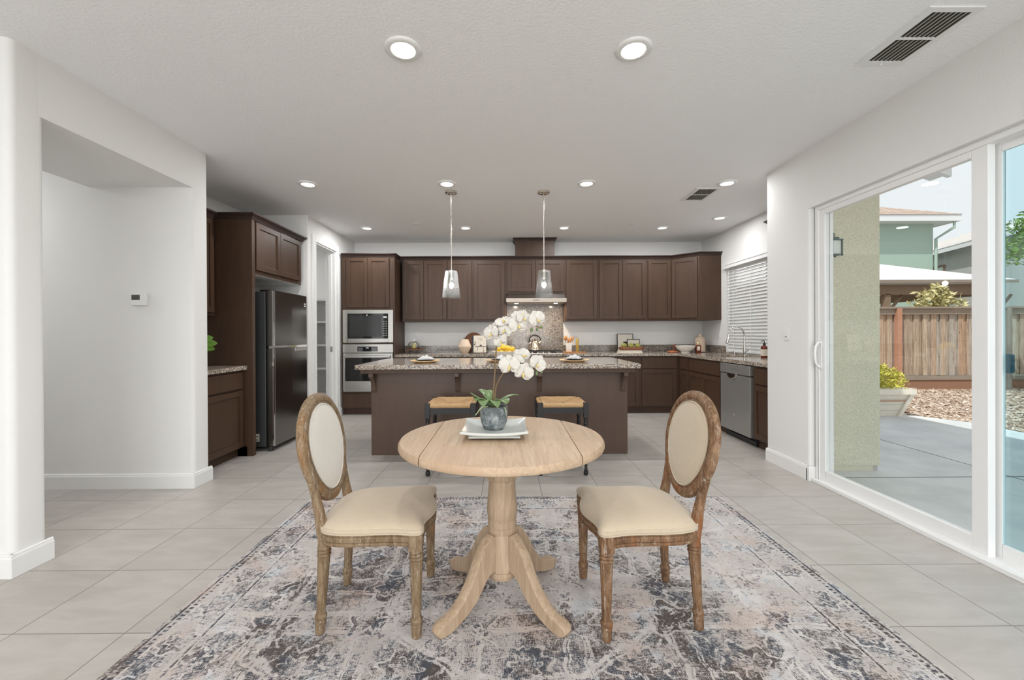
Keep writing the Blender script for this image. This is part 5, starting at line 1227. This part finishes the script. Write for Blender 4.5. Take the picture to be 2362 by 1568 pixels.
# lantern on the bay face
lx = at(1922, 560, 3.70).x
t = thing('wall_lantern', 'patina metal lantern with frosted glass mounted on the stucco outside', 'wall lantern', (lx, 3.79, 2.05))
zt_, zb_ = at(1926, 556, 3.7).z, at(1926, 588, 3.7).z
obj('glass', MB().box(lx-.036, lx+.036, 3.66, 3.73, zb_+.004, zt_), 'frost', t)
m = MB()
for sx in (-1, 1):
    for yy in (3.655, 3.735): m.box(lx+sx*.043-.005, lx+sx*.043+.005, yy-.005, yy+.005, zb_-.014, zt_+.01)
m.box(lx-.048, lx+.048, 3.65, 3.74, zb_-.006, zb_+.003).box(lx-.05, lx+.05, 3.648, 3.742, zt_, zt_+.01).stack(rrect(lx-.034, lx+.034, 3.664, 3.728, .01), [(zt_+.01, 0), (zt_+.03, .004), (zt_+.036, .03)])
obj('cage', m, 'lanternmetal', t)
obj('hanging_ring', MB().tube([(lx-.012+.017*math.cos(a), 3.695, zt_+.055+.017*math.sin(a)) for a in (2*PI*k/14 for k in range(15))], .0042, 6), 'lanternmetal', t, 60)
obj('bracket', MB().tube([(lx-.012, 3.79, zt_+.01), (lx-.012, 3.75, zt_+.035), (lx-.012, 3.70, zt_+.032)], .006, 8), 'lanternmetal', t, 60)
# planter with shrub
px0, py0 = 5.66, 6.52
t = thing('planter', 'whitewashed tapered wooden planter box with a yellow-green shrub', 'planter', (px0, py0, ZG))
m = MB()
def taper(z, k=.0): return .26+.105*z/.36+k
for i in range(4):
    za, zb = i*.09, i*.09+.087
    m.loft([[(px0-taper(za), py0-taper(za), ZG+za), (px0+taper(za), py0-taper(za), ZG+za), (px0+taper(za), py0+taper(za), ZG+za), (px0-taper(za), py0+taper(za), ZG+za)],
            [(px0-taper(zb), py0-taper(zb), ZG+zb), (px0+taper(zb), py0-taper(zb), ZG+zb), (px0+taper(zb), py0+taper(zb), ZG+zb), (px0-taper(zb), py0+taper(zb), ZG+zb)]])
obj('box', m, 'whiteplank', t)
m = MB()
for sx in (-1, 1):
    for sy in (-1, 1):
        b0 = Vector((px0+sx*taper(0, .0), py0+sy*taper(0, .0), ZG)); b1 = Vector((px0+sx*taper(.37), py0+sy*taper(.37), ZG+.37))
        m.loft([[b_+Vector((dx, dy, 0)) for dx, dy in ((-.03, -.03), (.03, -.03), (.03, .03), (-.03, .03))] for b_ in (b0, b1)])
obj('corner_post', m, 'whiteplank', t)
m = MB(); kk = taper(.37)
obj('rim', panel_ring(MB(), px0-kk-.035, px0+kk+.035, ZG+.36, ZG+.44, .0001, py0-kk-.035, py0-kk-.01).box(px0-kk-.035, px0+kk+.035, py0-kk-.035, py0-kk, ZG+.345, ZG+.425).box(px0+kk, px0+kk+.035, py0-kk, py0+kk, ZG+.345, ZG+.425).box(px0-kk, px0+kk, py0-kk, py0+kk, ZG+.33, ZG+.40), 'whiteplank', t)
obj('metal_band', MB().box(px0-.33, px0+.33, py0-.345, py0-.335, ZG+.235, ZG+.248), 'redwood', t)
def foliage(c, r, n, size, seed, mat='shrub', sc=(1, 1, 1), parent=None, name='foliage', droop=0):
    m = MB(); rnd = random.Random(seed)
    for i in range(n):
        a, e = rnd.uniform(0, 2*PI), rnd.uniform(-.35, PI/2); k_ = rnd.random()**.4
        p = Vector(c)+Vector((math.cos(a)*math.cos(e)*r*k_*sc[0], math.sin(a)*math.cos(e)*r*k_*sc[1], math.sin(e)*r*k_*sc[2]))
        p += Vector((math.sin(p.z*17+p.x*9), math.cos(p.x*14), math.sin(p.x*13+p.y*11)))*r*.08
        D = Vector((rnd.uniform(-1, 1), rnd.uniform(-1, 1), rnd.uniform(-.3-droop, 1-droop))).normalized(); S_ = D.cross(Vector((rnd.uniform(-1, 1), rnd.uniform(-1, 1), rnd.uniform(-1, 1)))).normalized(); L_ = size*rnd.uniform(.6, 1.3)
        m.add([p, p+D*L_*.5+S_*L_*.2, p+D*L_, p+D*L_*.5-S_*L_*.2], [(0, 1, 2, 3)])
    return obj(name, m, mat, parent)
foliage((px0+.10, py0+.02, ZG+.42), .44, 2600, .06, 4, 'shrub', (1.05, .8, .78), t)
# fence
YF = 9.25; t = thing('wooden_fence', 'weathered vertical board fence with a top rail and redwood posts', 'fence', (10, YF, ZG))
m = MB(); x = 5.6; i = 0
while x < 17:
    y_ = YF if i % 2 else YF+.024; m.box(x, x+.118, y_, y_+.018, ZG+.30, ZG+1.72); x += .10; i += 1
obj('board_panel', m, 'fence', t)
obj('top_rail', MB().box(5.6, 17, YF-.045, YF-.002, ZG+1.66, ZG+1.79), 'rail', t)
obj('cap_rail', MB().box(5.6, 17, YF-.09, YF+.09, ZG+1.79, ZG+1.83), 'rail', t)
obj('bottom_rail', MB().box(5.6, 17, YF-.05, YF-.002, ZG+.20, ZG+.29), 'rail', t)
obj('kickboard', MB().box(5.6, 17, YF-.03, YF+.02, ZG-.1, ZG+.20), simple('damp_kickboard', lin(150, 112, 90), .85, var=.15), t)
for xp in (6.25, 8.70, 11.15, 13.6): obj('post', MB().box(xp-.05, xp+.05, YF-.10, YF-.003, ZG-.1, ZG+1.79), 'redwood' if xp < 11 else 'rail', t)
# gazebo behind the fence
YZ = 12.0; zE = at(2100, 645, YZ).z; zR = zE+1.35
t = thing('gazebo', 'white hipped gazebo roof on timber beams beyond the fence', 'gazebo', (11.5, 14, ZG))
x0, x1 = 7.2, at(2349, 645, YZ).x; apx = 8.6
m = MB(); m.add([(x0, YZ, zE), (x1, YZ, zE), (x1, YZ+5.5, zE), (x0, YZ+5.5, zE), (apx, YZ+2.7, zR), (apx+.6, YZ+2.7, zR), (x0, YZ, zE-.05), (x1, YZ, zE-.05), (x1, YZ+5.5, zE-.05), (x0, YZ+5.5, zE-.05)],
  [(0, 1, 5, 4), (1, 2, 5), (2, 3, 4, 5), (3, 0, 4), (0, 6, 7, 1), (1, 7, 8, 2), (2, 8, 9, 3), (3, 9, 6, 0), (6, 9, 8, 7)])
obj('roof', m, 'canvas', t)
obj('eave_trim', MB().box(x0, x1, YZ-.02, YZ+.02, zE-.09, zE-.0), 'rail', t)
obj('beam', MB().box(x0+.3, x1-.3, YZ+.15, YZ+.30, zE-.42, zE-.12), 'gaze', t); obj('beam', MB().box(x0+.3, x1-.3, YZ+5.1, YZ+5.2, zE-.42, zE-.12), 'gaze', t)
for k in range(2): obj('side_beam', MB().box((x0+.3, x1-.5)[k], (x0+.5, x1-.3)[k], YZ+.3, YZ+5.1, zE-.42, zE-.12), 'gaze', t)
for xp in (x0+.4, 11.2, x1-.4):
    obj('post', MB().box(xp-.08, xp+.08, YZ+.15, YZ+.31, ZG, zE-.4), 'gaze', t)
    obj('brace', MB().tube([(xp, YZ+.3, zE-1.1), (xp+.55, YZ+.3, zE-.42)], .05, 4), 'gaze', t)
# neighbouring houses
YH = 20.0; z1 = at(2090, 516, YH).z; xr = at(2152, 560, YH).x
t = thing('green_house', 'sage green stucco house with a brown tiled roof beyond the gazebo', 'house', (17, 24, ZG))
obj('wall', MB().box(8, xr, YH, YH+9, ZG, z1), 'greenwall', t)
obj('fascia', MB().box(7, xr+.72, YH-.62, YH-.55, z1-.02, z1+.30).box(xr+.66, xr+.74, YH-.55, YH+9.5, z1-.02, z1+.30), 'fascia', t)
obj('soffit', MB().box(7, xr+.66, YH-.55, YH+9.5, z1, z1+.04), 'fascia', t)
m = MB(); zz = z1+.28; m.add([(7, YH-.66, zz), (xr+.75, YH-.66, zz), (xr+.75, YH+9.6, zz), (7, YH+9.6, zz), (13.5, YH+4.5, zz+2.4), (xr-4.3, YH+4.5, zz+2.4)], [(0, 1, 5, 4), (1, 2, 5), (2, 3, 4, 5), (3, 0, 4)])
obj('roof', m, 'rooftile', t)
obj('downspout', MB().tube([(xr+.5, YH-.5, z1+.05), (xr+.5, YH-.5, z1-.3), (xr+.06, YH-.08, z1-.75), (xr+.06, YH-.08, ZG)], .06, 6), 'greenwall', t)
U_ = Vector((.287, .958, 0)); N_ = Vector((-.958, .287, 0)); A = Vector((23, 20.5, 0)); zE2 = 5.6
t = thing('grey_house', 'pale grey two-storey house with a light tiled roof behind the green house', 'house', (26, 22, ZG))
obj('wall', MB().obox(A-N_*.35, U_, ZA, -N_, -9, 13.6, ZG, zE2+.02, 0, 9), 'greywall', t)
obj('fascia', MB().obox(A, U_, ZA, N_, -9.5, 14.1, zE2-.12, zE2+.12, -.03, .03), 'fascia', t)
obj('soffit', MB().obox(A, U_, ZA, -N_, -9.5, 14.1, zE2-.03, zE2, 0, .45), 'fascia', t)
B_ = lambda u, n_, z: A+U_*u-N_*n_+ZA*z
m = MB(); m.add([B_(-9.6, -.05, zE2+.12), B_(14.2, -.05, zE2+.12), B_(14.2, 10, zE2+.12), B_(-9.6, 10, zE2+.12), B_(-5, 5, zE2+2.05), B_(12, 5, zE2+2.05)], [(0, 1, 5, 4), (1, 2, 5), (2, 3, 4, 5), (3, 0, 4)])
obj('roof', m, 'rooftile2', t)
w = obj('window', panel_ring(MB(), 2.3, 3.3, 3.2, 4.9, .1, -.06, .0).xf(Matrix.Translation(A-N_*.35) @ Matrix(((U_.x, -N_.x, 0, 0), (U_.y, -N_.y, 0, 0), (0, 0, 1, 0), (0, 0, 0, 1)))), 'gaze', t)
obj('pane', MB().obox(A-N_*.35, U_, ZA, N_, 2.4, 3.2, 3.3, 4.8, .0, .02), 'frost', w)
# plants outside
t = thing('yard_tree', 'leafy green tree in the yard beside the fence', 'tree', (10.1, 7.7, ZG)); TS = Matrix.Translation((.35, 0, 0))
obj('trunk', MB().tube([(9.75, 7.7, ZG-.05), (9.78, 7.7, 1.2), (9.72, 7.75, 2.2), (9.8, 7.7, 3.3)], [.07, .055, .04, .02], 8).xf(TS), 'stem', t, 60)
for i, (a_, b_) in enumerate((((9.75, 7.72, 1.9), (9.45, 7.6, 3.0)), ((9.75, 7.72, 1.5), (10.2, 7.8, 2.8)), ((9.74, 7.72, 2.2), (9.6, 7.6, 3.5)), ((9.78, 7.7, 1.2), (9.40, 7.55, 1.75)))): obj('branch', MB().tube([a_, tuple((p_+q_)/2 for p_, q_ in zip(a_, b_)), b_], [.02, .014, .005], 6).xf(TS), 'stem', t, 60)
foliage((10.05, 7.7, 2.75), .66, 3200, .095, 21, 'tree', (1, .9, 1.15), t)
t = thing('slender_shrub', 'feathery pale shrub rising above the fence top', 'shrub', (10.15, 9.75, ZG))
m = MB(); rnd = random.Random(33)
for i in range(9):
    a = rnd.uniform(-.5, .5); m.tube([(10.15+a*.3, 9.75, 0), (10.15+a, 9.75, 1.6), (10.15+a*1.3, 9.75, 2.1+rnd.uniform(-.3, .25))], [.012, .009, .003], 5)
obj('stems', m, 'bamboo', t)
foliage((10.15, 9.75, 1.75), .62, 900, .13, 34, 'bamboo', (1.0, .4, .85), t, droop=.3)
